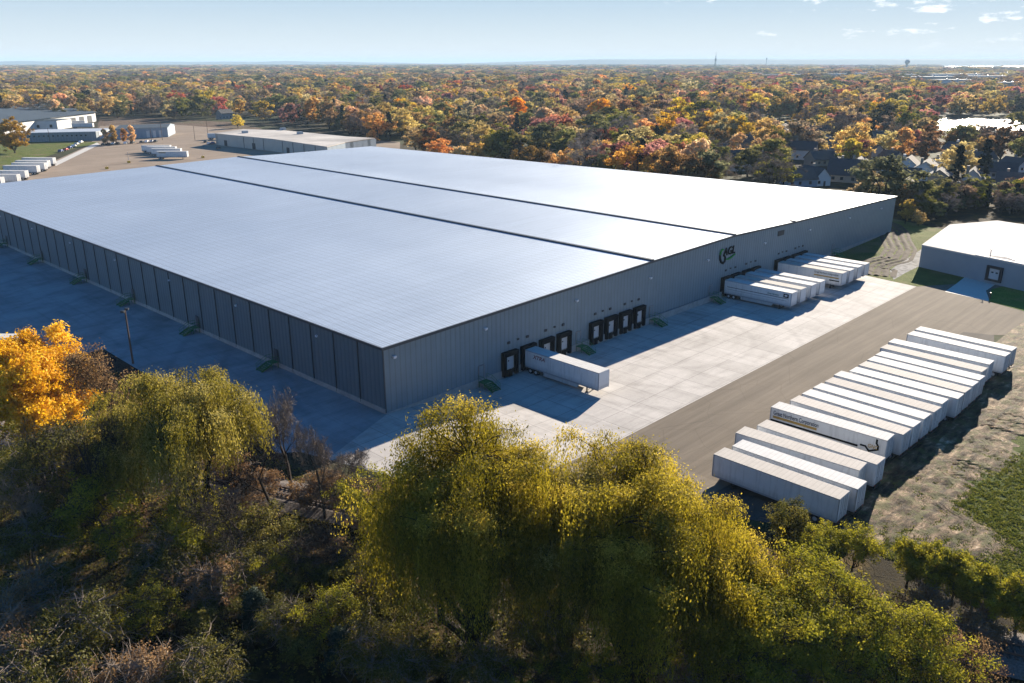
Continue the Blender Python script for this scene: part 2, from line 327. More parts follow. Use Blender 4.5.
def relief(name, fn, nx, ny, mat, label=None, kind='structure'):
    v = []; f = []
    for j in range(ny+1):
        for i in range(nx+1): v.append(fn(i/nx, j/ny))
    for j in range(ny):
        for i in range(nx): a = j*(nx+1)+i; f.append((a, a+1, a+nx+2, a+nx+1))
    me = bpy.data.meshes.new(name); me.from_pydata(v, [], f); me.polygons.foreach_set('use_smooth', [True]*len(f)); me.materials.append(mat); me.update()
    o = bpy.data.objects.new(name, me); C.objects.link(o); return tag(o, label, kind=kind)
from mathutils import noise as mn
def fb(x, y, s, o=4): return mn.fractal(Vector((x*s, y*s, 3.1)), 1.0, 2.0, o)
# churned mud beside the parked trailers
def mudf(a, b):
    x = 16.5 + a*135; yb = float(np.interp(x, [17, 27, 34, 60, 72, 90, 150], [-75, -76, -69.5, -70, -76, -82, -90])) + 3.0*fb(x, 7, .13)+1.8*fb(x, 3, .7)
    y0 = -57.5 if x < 92 else -57.5 + min(3.0, (x-92)*.3)
    y = y0 + b*(yb-y0); e = min(b*6, (1-b)*5, a*14, (1-a)*8, 1)
    return (x, y, hz(x)+.034 + max(0, e)*(.16+.16*fb(x, y, .45)+.13*fb(x*.35, y*2.2, .9)+.05*math.sin(y*3.4+fb(x, y, .15)*5)))
relief('mud_field', mudf, 260, 60, M_mud)
# rutted dirt track beside the far end of the warehouse
trk = [(139, -16), (147, -13.5), (152, -13), (160, -15), (172, -12), (184, -6), (195, -1.5), (204, 4), (212, 14), (216, 28)]
def trkf(a, b):
    i = min(int(a*(len(trk)-1)), len(trk)-2); t = a*(len(trk)-1)-i; p = np.array(trk[i])*(1-t)+np.array(trk[i+1])*t
    d = np.array(trk[i+1])-np.array(trk[i]); d = d/np.linalg.norm(d); n = np.array([-d[1], d[0]]); wd = (b-.5)*(8.5 if a > .12 else 13); q = p+n*wd
    e = max(0, min(1, b*8, (1-b)*8)); return (q[0], q[1], hz(q[0])+.042+e*(.12+.16*math.cos(wd*3.2)+.15*fb(q[0], q[1], .7)))
relief('dirt_track', trkf, 120, 24, simple('dark_rut_mud', (.085, .066, .050), .9, 0, .65, .9, .08, .8))

# railway through the trees
rl = thing('railway_track', 'rusty single railway track on grey ballast running through the trees below the warehouse', 'railway track')
ra = Vector((-45, 41, 0)); rb = Vector((22, -118, 0)); rd = (rb-ra).normalized(); rn = Vector((-rd.y, rd.x, 0)); Lr = (rb-ra).length
b = MB(); b.quad([ra-rn*3.4+Vector((0, 0, .03)), rb-rn*3.4+Vector((0, 0, .03)), rb-rn*1.8+Vector((0, 0, .4)), ra-rn*1.8+Vector((0, 0, .4))]); b.quad([ra-rn*1.8+Vector((0, 0, .4)), rb-rn*1.8+Vector((0, 0, .4)), rb+rn*1.8+Vector((0, 0, .4)), ra+rn*1.8+Vector((0, 0, .4))]); b.quad([ra+rn*1.8+Vector((0, 0, .4)), rb+rn*1.8+Vector((0, 0, .4)), rb+rn*3.4+Vector((0, 0, .03)), ra+rn*3.4+Vector((0, 0, .03))])
b.build('ballast_bed', M_ballast, rl)
for s in (-1, 1):
    b = MB(); o = rn*s*.72; b.quad([ra+o-rn*.05+Vector((0, 0, .66)), rb+o-rn*.05+Vector((0, 0, .66)), rb+o+rn*.05+Vector((0, 0, .66)), ra+o+rn*.05+Vector((0, 0, .66))])
    for q in (-1, 1): b.quad([ra+o+rn*.05*q+Vector((0, 0, .48)), rb+o+rn*.05*q+Vector((0, 0, .48)), rb+o+rn*.05*q+Vector((0, 0, .66)), ra+o+rn*.05*q+Vector((0, 0, .66))])
    b.build('rail', M_railst, rl)
b = MB(); k = int(Lr/.6)
for i in range(k):
    c = ra+rd*(i*.6+.3); z0, z1 = .38, .50; q = [c-rn*1.3-rd*.12, c+rn*1.3-rd*.12, c+rn*1.3+rd*.12, c-rn*1.3+rd*.12]
    b.prism([(p.x, p.y) for p in q], z0, z1)
tag(b.build('railway_ties', M_tie, rl), kind='stuff')

# ------------------------------------------------------------------ the great warehouse
W = thing('warehouse', 'huge grey metal warehouse with pale low sloped roof and long row of docks', 'warehouse')
FR = [(0, 10.4), (67, 11.95), (99, 12.5), (127, 11.85), (193, 10.85)]              # front eave profile along x
BKP = [(-4, 226, 10.4), (65.8, 227, 11.95), (100.6, 229, 12.5), (118, 231.5, 11.85), (176, 240, 10.85)]
FY = [0, 0, 0, -.6, -1.3]
XL = -2.6                                                                          # the left wall drifts out a little towards the back
b = MB()
for i in range(4):
    b.quad([(FR[i][0], FY[i], hz(FR[i][0])-.3 if i < 4 else 0), (FR[i+1][0], FY[i+1], -1.5), (FR[i+1][0], FY[i+1], FR[i+1][1]), (FR[i][0], FY[i], FR[i][1])])
b.build('front_wall', M_wallr, W)
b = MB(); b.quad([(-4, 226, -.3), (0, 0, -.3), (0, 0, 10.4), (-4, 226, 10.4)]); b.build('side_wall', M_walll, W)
b = MB(); b.quad([(193, -1.3, -.5), (176, 240, -.3), (176, 240, 10.85), (193, -1.3, 10.85)])
for i in range(4):
    p, q = BKP[i], BKP[i+1]; b.quad([(q[0], q[1], -.3), (p[0], p[1], -.3), p, q])
b.build('rear_wall', M_wallr, W)
b = MB()
for i in range(4):
    f0 = (FR[i][0]-(.25 if i == 0 else 0), FY[i]-.25, FR[i][1]+.06); f1 = (FR[i+1][0]+(.25 if i == 3 else 0), FY[i+1]-.25, FR[i+1][1]+.06)
    b0 = (BKP[i][0], BKP[i][1], BKP[i][2]+.06); b1 = (BKP[i+1][0], BKP[i+1][1], BKP[i+1][2]+.06); b.quad([f0, f1, b1, b0])
b.build('roof', M_roof, W)
b = MB()
for i in range(4):
    f0 = Vector((FR[i][0]-(.3 if i == 0 else 0), FY[i]-.3, FR[i][1])); f1 = Vector((FR[i+1][0]+(.3 if i == 3 else 0), FY[i+1]-.3, FR[i+1][1]))
    b.quad([f0-Vector((0, 0, .35)), f1-Vector((0, 0, .35)), f1+Vector((0, 0, .09)), f0+Vector((0, 0, .09))]); b.quad([f0+Vector((0, 0, .09)), f1+Vector((0, 0, .09)), f1+Vector((0, .18, .09)), f0+Vector((0, .18, .09))])
b.quad([(-4.3, 226, 10.1), (-.3, -.3, 10.1), (-.3, -.3, 10.49), (-4.3, 226, 10.49)]); b.quad([(-.3, -.3, 10.49), (-.1, -.3, 10.49), (-4.1, 226, 10.49), (-4.3, 226, 10.49)])
b.box(126.7, 127.3, -.95, .4, 11.5, 12.2)
b.build('eave_trim', M_trim, W)
for i in (1, 2):
    f = Vector((FR[i][0], FY[i]-.2, FR[i][1])); e = Vector(BKP[i]); b = MB(); hw = .38; d = Vector((hw, 0, 0)); zt = Vector((0, 0, .32)); zb = Vector((0, 0, .0))
    b.quad([f-d+zt, f+d+zt, e+d+zt, e-d+zt]); b.quad([f-d*1.3+zb, f-d+zt, e-d+zt, e-d*1.3+zb]); b.quad([f+d*1.3+zb, f+d+zt, e+d+zt, e+d*1.3+zb]); b.quad([f-d+zb, f+d+zb, f+d+zt, f-d+zt])
    b.build('roof_expansion_joint', M_dark, W)
b = MB()
def fy(x): return float(np.interp(x, [f[0] for f in FR], FY))
for x0, x1 in ((-.08, 18), (18, 127), (127, 145), (145, 193.1)):
    z1 = .15 if x0 < 130 else .25
    for q in ((x0, x1),): b.quad([(x0, fy(x0)-.12, hz(x0)-.2), (x1, fy(x1)-.12, hz(x1)-.2), (x1, fy(x1)-.12, z1), (x0, fy(x0)-.12, z1)]); b.quad([(x0, fy(x0)-.12, z1), (x1, fy(x1)-.12, z1), (x1, fy(x1)+.1, z1), (x0, fy(x0)+.1, z1)])
b.quad([(-4.14, 226, -.2), (-.14, -.12, -.2), (-.14, -.12, .75), (-4.14, 226, .75)]); b.quad([(-.14, -.12, .75), (0, -.12, .75), (-4, 226, .75), (-4.14, 226, .75)])
b.build('foundation_wall', M_found, W)
b = MB(); b.box(-.06, .10, -.07, .06, .2, 10.1); b.build('corner_trim', M_trim, W)
for i in range(36):                                                                # downspouts on the shaded side wall
    y = 6.0+6.2*i; x = -4*y/226
    b = MB(); b.box(x-.16, x-.03, y-.055, y+.055, .3, 10.1); b.build('downspout', M_trim, W)
for y in (15, 40, 66, 92, 118, 144, 170, 196):
    x = -4*y/226; b = MB(); b.box(x-.35, x-.05, y+1.4, y+1.8, 8.3, 8.6); b.build('wall_light', M_lamp, W)
for x in (1.9, 20.5, 43.5, 66.5, 88, 113, 136, 160, 182):
    b = MB(); b.box(x-.25, x+.25, fy(x)-.5, fy(x)-.03, 8.5, 8.75); b.box(x-.2, x+.2, fy(x)-.45, fy(x)-.05, 8.38, 8.5); b.build('wall_light', M_lamp, W)
b = MB(); b.box(119.4, 122.4, -.62, -.42, 9.3, 10.5); b.build('wall_louvre', M_dark, W)
# dock shelters
DOCKS = [26.0, 30.6, 35.3, 40.0, 49.2, 53.8, 58.4, 63.0, 96.4, 100.6, 105.4, 109.6, 120.8, 124.7, 129.3, 133.4]
def shelter(x):
    y = fy(x)-.02; b = MB(); w2 = 1.72; z0, z1 = -.85, 3.35
    b.box(x-w2, x-w2+.62, y-.75, y, z0, z1); b.box(x+w2-.62, x+w2, y-.75, y, z0, z1); b.box(x-w2-.02, x+w2+.02, y-.80, y, z1-.72, z1+.05)
    b.box(x-w2+.05, x-w2+.35, y-.82, y-.75, z0+.2, z1-.8); b.box(x+w2-.35, x+w2-.05, y-.82, y-.75, z0+.2, z1-.8)
    s = b.build('dock_shelter', M_black, W)
    b = MB(); b.box(x-1.12, x+1.12, y-.16, y-.06, .12, 2.66)
    for k in range(4): b.box(x-1.10, x+1.10, y-.18, y-.16, .18+.62*k, .70+.62*k)
    b.box(x-.32, x-.02, y-.19, y-.181, 1.5, 1.75, 1); d = b.build('dock_door', [M_door, M_glass], s)
    b = MB(); b.box(x-1.1, x-.75, y-.4, y-.11, -.55, .1); b.box(x+.75, x+1.1, y-.4, y-.11, -.55, .1); b.box(x-.45, x+.45, y-.55, y-.11, -1.12, .05); b.build('dock_bumper', M_black, s)
    b = MB(); b.box(x+w2+.08, x+w2+.28, y-.2, y-.02, .6, 1.5); b.build('control_box', M_yel, s)
    b = MB(); b.box(x-.3, x+.3, y-.16, y, 4.6, 5.0); b.build('wall_vent', M_dark, W)
for x in DOCKS: shelter(x)
for x in (28.3, 37.7, 51.5, 60.7, 98.5, 107.5, 122.7, 131.3):
    b = MB(); b.box(x-.22, x+.22, fy(x)-.16, fy(x), 4.75, 5.05); b.build('wall_vent', M_dark, W)
# personnel doors
for x in (19.6, 44.4, 67.6, 90.4, 152.0):
    z = -.2; b = MB(); b.box(x-.55, x+.55, fy(x)-.10, fy(x)-.01, .15 if x < 150 else z, 2.35); d = b.build('door', M_wallr, W)
    b = MB(); b.box(x-.68, x-.55, fy(x)-.14, fy(x)-.01, .15, 2.48); b.box(x+.55, x+.68, fy(x)-.14, fy(x)-.01, .15, 2.48); b.box(x-.55, x+.55, fy(x)-.14, fy(x)-.01, 2.35, 2.48); b.build('door_frame', M_steel, d)
LD = [29.5, 57.5, 86.5, 113, 142, 170]
for y in LD:
    x = -4*y/226; b = MB(); b.box(x-.22, x-.15, y-.55, y+.55, 1.05, 3.15); b.build('door', M_trim, W)
# company sign: three dark letters, a dark swoosh with a leaf green tip and a green underline
def text_mesh(name, s, size, mat, parent, loc, xa, ya, ext=.02, cond=1.0, shear=0.0, align='LEFT'):
    cu = bpy.data.curves.new(name, 'FONT'); cu.body = s; cu.size = size; cu.extrude = ext; cu.align_x = align; cu.shear = shear; cu.offset = size*.012
    t = bpy.data.objects.new(name, cu); C.objects.link(t); bpy.context.view_layer.update()
    me = bpy.data.meshes.new_from_object(t.evaluated_get(bpy.context.evaluated_depsgraph_get())); bpy.data.objects.remove(t); bpy.data.curves.remove(cu)
    xa = Vector(xa); ya = Vector(ya); za = xa.cross(ya); mt = Matrix((xa*cond, ya, za)).transposed().to_4x4(); mt.translation = Vector(loc)
    me.transform(mt); me.materials.clear(); me.materials.append(mat); me.name = name; o = bpy.data.objects.new(name, me); C.objects.link(o); o.parent = parent; return o
sg = MB(); sg.box(93.0, 99.6, -.05, -.03, 7.0, 7.001); 
def ribbon(pts, ws, y0, y1, mat, name, par):
    b = MB(); P = [Vector((p[0], 0, p[1])) for p in pts]; n = len(P); L = []; Rr = []
    for i in range(n):
        d = (P[min(i+1, n-1)]-P[max(i-1, 0)]).normalized(); nn = Vector((-d.z, 0, d.x)); L.append(P[i]+nn*ws[i]/2); Rr.append(P[i]-nn*ws[i]/2)
    for i in range(n-1):
        for y in (y0,): b.quad([(L[i].x, y, L[i].z), (L[i+1].x, y, L[i+1].z), (Rr[i+1].x, y, Rr[i+1].z), (Rr[i].x, y, Rr[i].z)])
        b.quad([(L[i].x, y0, L[i].z), (L[i+1].x, y0, L[i+1].z), (L[i+1].x, y1, L[i+1].z), (L[i].x, y1, L[i].z)]); b.quad([(Rr[i].x, y0, Rr[i].z), (Rr[i+1].x, y0, Rr[i+1].z), (Rr[i+1].x, y1, Rr[i+1].z), (Rr[i].x, y1, Rr[i].z)])
    return b.build(name, mat, par)
sgn = text_mesh('company_sign', 'AGL', 2.55, M_black, W, (94.6, -.14, 8.35), (1, 0, 0), (0, 0, 1), .08, 1.05, .15)
def rs(L): return [(93.2+(x-91.9)*.78, 8.3+(z-8.2)*.80) for x, z in L]
ribbon(rs([(92.3, 9.6), (91.9, 8.8), (92.1, 7.7), (92.9, 6.7), (94.0, 6.2), (94.9, 6.7), (94.9, 7.8), (94.2, 8.6)]), [.3, .45, .5, .5, .45, .4, .35, .25], -.24, -.04, M_black, 'sign_swoosh', sgn)
ribbon(rs([(91.9, 8.9), (92.1, 9.7), (92.8, 10.3), (93.7, 10.2)]), [.3, .45, .45, .2], -.26, -.04, M_lgreen, 'sign_leaf', sgn)
ribbon(rs([(95.0, 7.2), (96.5, 7.0), (98.2, 7.2), (100.4, 7.9)]), [.2, .35, .4, .2], -.25, -.04, M_lgreen, 'sign_underline', sgn)

# green exit stairs
def make_stair():
    r = thing('exit_stair', 'green steel exit stair', 'stairs')
    b = MB(); b.box(-.9, .9, -1.5, -.15, 1.0, 1.08)
    for x in (-.85, .85): b.box(x-.04, x+.04, -1.48, -1.40, 0, 1.0); b.box(x-.04, x+.04, -.3, -.22, 0, 1.0)
    b.build('landing', M_green, r)
    b = MB()
    for k in range(5): b.box(-.85, .85, -1.5-.36*(k+1), -1.5-.36*k, .80-.2*k, .86-.2*k)
    for x in (-.9, .9): b.quad([(x, -1.5, 1.08), (x, -1.5, .72), (x, -3.5, -.02), (x, -3.5, .22)]); b.quad([(x+.05, -1.5, 1.08), (x+.05, -1.5, .72), (x+.05, -3.5, -.02), (x+.05, -3.5, .22)])
    b.build('flight', M_green, r)
    for x in (-.9, .9):
        b = MB()
        for h in (.55, 1.05): b.bar((x, -.2, 1.08+h), (x, -1.5, 1.08+h), .035); b.bar((x, -1.5, 1.08+h), (x, -3.45, .1+h), .035)
        for y, z in ((-.25, 1.08), (-1.5, 1.08), (-2.5, .6), (-3.4, .12)): b.bar((x, y, z), (x, y, z+1.05), .035)
        b.build('handrail', M_green, r)
    return r
st0 = make_stair(); GST = 'green exit stairs around the big warehouse'; st0['group'] = GST
sp = [(19.6, 0, 'green exit stair beside the first loading dock from the near corner'), (44.4, 0, 'green exit stair between the first and second groups of docks'),
      (67.6, 0, 'green exit stair just past the second group of open docks'), (90.4, 0, 'green exit stair beside the striped trailer under the company sign'), (152.0, 0, 'green exit stair on the grass at the far end of the dock wall')]
first = True
for x, rz, lb in sp:
    loc = (x, fy(x)-.12, -1.2 if x < 145 else hz(x)+.02)
    if first: st0.location = loc; st0['label'] = lb; first = False
    else: dup(st0, loc=loc, label=lb)
words = ['nearest the corner', 'second from the near corner', 'third from the near corner', 'fourth from the near corner', 'fifth from the near corner', 'last before the left frame edge']
for y, wd in zip(LD, words): dup(st0, loc=(-4*y/226-.15, y, .02), rz=-R(90), label='dark green stair at the shaded side wall, '+wd)

# ------------------------------------------------------------------ semi trailers
def make_trailer(paint, roofm, skirt=True, reefer=False):
    r = thing('semi_trailer', 'trailer', 'trailer'); Ln, w = 16.15, 1.30
    b = MB(); b.quad([(-w, 0, 1.15), (-w, 0, 4.06), (-w, -Ln, 4.06), (-w, -Ln, 1.15)][::-1]); b.quad([(w, 0, 1.15), (w, -Ln, 1.15), (w, -Ln, 4.06), (w, 0, 4.06)][::-1])
    b.box(-w, w, -Ln-.02, -Ln+.05, 1.15, 4.06); b.box(-w+.01, w-.01, -Ln+.06, -.02, 1.12, 1.25)
    for k in range(13):
        y = -.6-1.24*k
        for s in (-1, 1): b.box(s*w-.015 if s > 0 else -w-.02, s*w+.02 if s > 0 else -w+.015, y-.03, y+.03, 1.3, 3.95)
    b.box(-w, w, -.08, 0, 3.94, 4.07); b.box(-w, -w+.12, -.08, 0, 1.15, 3.94); b.box(w-.12, w, -.08, 0, 1.15, 3.94); b.build('box_body', paint, r)
    b = MB()
    for s in (-1, 1):
        x0, x1 = (w, w+.035) if s > 0 else (-w-.035, -w)
        b.box(x0, x1, -Ln, 0, 1.02, 1.24); b.box(x0, x1, -Ln, 0, 3.97, 4.08); b.box(x0, x1, -Ln-.03, -Ln+.12, 1.24, 3.97)
    b.build('side_rail', M_rail, r)
    b = MB()
    for k in range(6): b.quad([(-w, -Ln*k/6, 4.085), (w, -Ln*k/6, 4.085), (w, -Ln*(k+1)/6, 4.085), (-w, -Ln*(k+1)/6, 4.085)][::-1])
    b.build('roof_sheet', roofm, r)
    for s in (-1, 1):
        b = MB(); x0, x1 = (.02, w-.12) if s > 0 else (-w+.12, -.02); b.box(x0, x1, -.06, -.01, 1.2, 3.93)
        d = b.build('rear_door', paint, r)
        b = MB()
        for q in (.3, .75): b.bar((s*q, .03, 1.22), (s*q, .03, 3.9), .025)
        b.box(min(s*.3, s*.75)-.05, max(s*.3, s*.75)+.05, .02, .05, 2.0, 2.06); b.build('lock_rod', M_rail, d)
        b = MB(); b.box(s*1.0-.12, s*1.0+.12, .0, .03, 1.03, 1.12); b.build('tail_lamp', M_tail, r)
    b = MB()
    for s in (-1, 1): b.box(s*.5-.06, s*.5+.06, -Ln+1, -.1, .85, 1.12)
    b.box(-1.1, 1.1, -3.9, -.5, .78, .90); b.box(-1.2, 1.2, -.12, 0, .55, .65); b.box(-.8, -.7, -.12, 0, .65, 1.1); b.box(.7, .8, -.12, 0, .65, 1.1)
    for k in range(9): b.box(-1.25, 1.25, -Ln+1.2+1.5*k, -Ln+1.3+1.5*k, 1.0, 1.12)
    b.box(-1.15, 1.15, -1.38, -1.22, .42, .58); b.box(-1.15, 1.15, -2.63, -2.47, .42, .58); b.build('chassis', M_chassis, r)
    b = MB()
    for s in (-1, 1): b.box(s*.9-.08, s*.9+.08, -Ln+2.6, -Ln+2.76, .12, 1.1); b.box(s*.9-.2, s*.9+.2, -Ln+2.5, -Ln+2.86, .02, .12)
    b.bar((-.9, -Ln+2.68, .7), (.9, -Ln+2.68, .2), .04); b.bar((.9, -Ln+2.68, .7), (-.9, -Ln+2.68, .2), .04); b.build('landing_gear', M_chassis, r)
    for s in (-1, 1):
        for y in (-1.3, -2.55):
            b = MB(); b.tube((s*.62, y, .51), (s*1.27, y, .51), .51, .51, 20); wl = b.build('wheel', M_tyre, r)
            b = MB(); b.tube((s*1.20, y, .51), (s*1.285, y, .51), .30, .26, 14); b.build('rim', M_rim, wl)
            b = MB(); b.box(*sorted((s*.75, s*1.25)), y-.35, y+.35, 1.03, 1.05); b.build('mudguard', M_chassis, r)
    if skirt:
        for s in (-1, 1):
            b = MB(); x0, x1 = sorted((s*1.22, s*1.26)); y0, y1 = -4.3, -12.2
            n = len(b.v); b.quad([(x0, y0, 1.1), (x0, y1, 1.1), (x0, y1+.5, .38), (x0, y0, .38)]); b.quad([(x1, y0, 1.1), (x1, y1, 1.1), (x1, y1+.5, .38), (x1, y0, .38)]); b.box(x0, x1, y1+.5, y0, .36, .38); b.box(x0, x1, y0-.02, y0+.01, .38, 1.1)
            b.build('side_skirt', paint, r)
    return r
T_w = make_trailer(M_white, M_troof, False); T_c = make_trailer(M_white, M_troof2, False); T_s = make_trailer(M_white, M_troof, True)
_used = set()
def place_trailer(proto, x, y, z, rz, label, group):
    o = dup(proto, loc=(x, y, z), rz=rz, label=label)
    o['group'] = group; return o
def side_text(par, s, yv, z, size, mat, side, name='side_lettering', cond=1.0, shear=0.0):
    # side -1: local -X face read towards -Y ; side +1: local +X face read towards +Y
    return text_mesh(name, s, size, mat, par, (side*1.345, yv, z), (0, side, 0), (0, 0, 1), .008, cond, shear)
def side_box(par, y0, y1, z0, z1, mat, side, name='side_stripe', off=.03):
    b = MB(); x0, x1 = sorted((side*1.301, side*(1.31+off))); b.box(x0, x1, min(y0, y1), max(y0, y1), z0, z1); return b.build(name, mat, par)
row = [(17.2, -60.9, 0), (20.9, -61.4, 0), (25.6, -59.6, 3), (28.6, -60.6, -1), (36.3, -58.9, 1.2), (39.6, -59.8, -2), (43.0, -59.9, -2.6), (46.7, -60.0, -2), (50.2, -60.2, -2.4), (54.1, -60.0, -1.5), (57.7, -61.0, -1), (61.0, -61.0, -2.4), (64.6, -61.0, -2), (68.0, -61.0, -2), (72.2, -60.2, -2), (76.7, -60.0, -.5), (82.8, -60.8, -3.2), (86.8, -60.8, -2.6)]
ordn = ['first', 'second', 'third', 'fourth', 'fifth', 'sixth', 'seventh', 'eighth', 'ninth', 'tenth', 'eleventh', 'twelfth', 'thirteenth', 'fourteenth', 'fifteenth', 'sixteenth']
cream = {0, 2, 3, 5, 8, 11, 14}
GR = 'white trailers parked side by side in the lot'
for i, (x, y, sk) in enumerate(row):
    if i == 0: lb = 'plain white trailer nearest the trees, its whole dark underside and wheels in view'
    elif i == 4: lb = 'white trailer lettered Great Northern Corporation above a gold and black stripe'
    elif i == 16: lb = 'white trailer past the gap in the row, its long left side exposed'
    elif i == 17: lb = 'farthest white trailer of the lot row, beyond the gap'
    else: lb = 'white trailer, %s of the parked row counting from the trees' % ordn[i]
    # positions above are of the west top edge of each trailer
    o = place_trailer(T_c if i in cream else T_w, x+1.3, y, -1.17, R(180+sk), lb, GR)
    if i == 4:
        side_text(o, 'Great Northern Corporation', -15.7, 3.05, .92, M_navy, 1, cond=.60)
        side_box(o, -15.7, -9.3, 2.55, 2.90, M_gold, 1, 'gold_stripe'); side_box(o, -16.0, -3.6, 2.02, 2.30, M_black, 1, 'black_stripe'); side_box(o, -16.0, -2.6, 1.72, 1.78, M_black, 1, 'thin_stripe')
        b = MB()
        for p, q in (((-3.2, 2.45), (-2.6, 2.45)), ((-2.6, 2.45), (-2.1, 1.9)), ((-2.1, 1.9), (-1.0, 2.45)), ((-1.0, 2.45), (-1.0, 2.9)), ((-1.0, 2.9), (-1.25, 3.3)), ((-1.25, 3.3), (-1.25, 3.75))):
            d = Vector((0, q[0]-p[0], q[1]-p[1])).normalized(); nn = Vector((0, -d.z, d.y))*.13; A = Vector((1.35, *p))-d*.1; B = Vector((1.35, *q))+d*.1; b.quad([A-nn, B-nn, B+nn, A+nn])
        b.build('emblem_outline', M_black, o)
        side_text(o, 'GNC', -2.35, 2.40, .78, M_gold, 1, 'emblem_letters', .75, .2)
GD = 'trailers backed up to the dock wall'
def docked(proto, x, lb): return place_trailer(proto, x, fy(x)-.72, -1.17, 0, lb, GD)
o = docked(T_s, 30.6, 'lone white trailer with dark red XTRA lettering backed into a near dock')
side_text(o, 'XTRA', -1.9, 2.95, .95, M_red, -1, cond=1.1, shear=.3)
o = docked(T_s, 96.4, 'white trailer with thin black stripes and teal lettering, nearest of docks under the sign')
side_box(o, -.8, -15.4, 2.62, 2.72, M_black, -1); side_box(o, -.8, -15.2, 2.12, 2.16, M_navy, -1); side_text(o, 'Great Northern', -10.6, 2.95, .52, M_teal, -1, cond=.8)
side_box(o, -14.3, -15.5, 2.85, 3.65, M_black, -1, 'emblem_panel'); b = MB(); b.box(-1.352, -1.342, -15.2, -14.6, 3.1, 3.45); b.build('emblem_mark', M_lamp, o)
for x, lb in ((100.6, 'second white trailer of the dock group under the sign'), (105.4, 'third white trailer of the dock group under the sign'), (109.6, 'fourth and farthest white trailer of the dock group under the sign')): docked(T_c if x < 104 else T_w, x, lb)
o = docked(T_c, 120.8, 'white trailer with gold and black stripes in the farther dock group')
side_text(o, 'Great Northern Corporation', -9.4, 3.2, .72, M_navy, -1, cond=.68); side_box(o, -9.4, -15.4, 2.55, 2.85, M_gold, -1, 'gold_stripe'); side_box(o, -13.2, -15.6, 1.9, 2.15, M_black, -1, 'black_stripe')
for x, lb in ((124.7, 'second white trailer of the farther dock group'), (129.3, 'third white trailer of the farther dock group'), (133.4, 'last white trailer along the dock wall, nearest the grass')): docked(T_w, x, lb)
# yard behind the warehouse
GB = 'trailers standing in the yard behind the warehouse'
for i, (u, v) in enumerate([(55.5, 166), (50, 169), (47, 171.5), (39.5, 174.5), (28, 180), (20, 184), (4, 187)]):
    p = AT(u, v, 0); place_trailer(T_w, p[0], p[1], 0.02, R(221), 'white trailer, %s of seven beside the grass at the far left' % ordn[i], GB)
for i, (u, v) in enumerate([(143, 152.5), (148, 154), (152.5, 156), (158, 159)]):
    p = AT(u, v, 0); lb = ['leftmost and farthest white trailer of the tight cluster in the back yard', 'second white trailer of the tight cluster in the back yard', 'third white trailer of the tight cluster in the back yard', 'front white trailer of the back yard cluster with a small brown side panel'][i]
    o = place_trailer(T_w, p[0], p[1], .02, R(46), lb, GB)
    if i == 3: side_box(o, -1.4, -5.0, 3.2, 3.6, M_gold, -1)
p = AT(208.5, 139.5, 0); place_trailer(T_w, p[0], p[1], .02, R(46), 'white trailer parked alone left of the long cream warehouse', GB)
for i, (u, v) in enumerate([(66, 126), (73, 128.5)]):
    p = AT(u, v, 0); place_trailer(T_w, p[0], p[1], .02, R(46), ['white trailer beside the white gabled building, the farther of two', 'white trailer beside the white gabled building, the nearer of two'][i], GB)
p = AT(21.5, 336, 4.1); place_trailer(T_w, p[0], p[1], 0.03, R(224), 'white trailer cut by the left frame edge behind the orange maple', 'trailer in the shaded side yard')
def wipe(o):
    for ch in list(o.children): wipe(ch)
    bpy.data.objects.remove(o)
for pr in (T_w, T_c, T_s): wipe(pr)
# ------------------------------------------------------------------ cars
def make_car(paint):
    r = thing('parked_car', 'car', 'car')
    prof = [(-2.25, .35), (-2.3, .75), (-1.95, .92), (-1.05, 1.0), (-.45, 1.42), (1.0, 1.46), (1.75, 1.02), (2.25, .95), (2.3, .4)]
    b = MB()
    for s in (-1, 1): b.quad([(s*(.9 if z < 1.05 else .72), y, z) for y, z in (prof if s > 0 else prof[::-1])])
    for i in range(len(prof)):
        (y0, z0), (y1, z1) = prof[i], prof[(i+1) % len(prof)]; w0 = .9 if z0 < 1.05 else .72; w1 = .9 if z1 < 1.05 else .72
        b.quad([(-w0, y0, z0), (w0, y0, z0), (w1, y1, z1), (-w1, y1, z1)])
    b.build('body', paint, r)
    b = MB(); b.quad([(-.72, -1.0, 1.04), (.72, -1.0, 1.04), (.64, -.5, 1.42), (-.64, -.5, 1.42)][::-1]); b.v = [(x, y-.02, z+.02) for x, y, z in b.v]; b.build('windscreen', M_glass, r)
    for s in (-1, 1):
        b = MB(); b.quad([(s*.86, -.85, 1.03), (s*.86, 1.5, 1.05), (s*.75, .95, 1.38), (s*.75, -.4, 1.38)]); b.build('side_window', M_glass, r)
        b = MB(); b.box(s*.7-.15, s*.7+.15, -2.33, -2.26, .6, .78); b.build('headlight', M_lamp, r)
        for y in (-1.4, 1.4):
            b = MB(); b.tube((s*.68, y, .33), (s*.92, y, .33), .33, .33, 14); wl = b.build('wheel', M_tyre, r); b = MB(); b.tube((s*.9, y, .33), (s*.935, y, .33), .2, .18, 10); b.build('rim', M_rim, wl)
    return r
cols = {'white': (.75, .75, .75), 'black': (.015, .015, .018), 'silver': (.42, .43, .45), 'dark blue': (.02, .04, .14), 'red': (.30, .02, .02)}
protoc = {k: make_car(simple(k.replace(' ', '_')+'_car_paint', c, .25, .2, .03)) for k, c in cols.items()}; usedc = set()
def car(col, u, v, rz, lb, grp):
    p = AT(u, v, 0); c = protoc[col]
    if col in usedc: c = dup(c, loc=(p[0], p[1], .02), rz=R(rz), label=lb)
    else: usedc.add(col); c.location = (p[0], p[1], .02); c.rotation_euler = (0, 0, R(rz)); c['label'] = lb
    c['group'] = grp
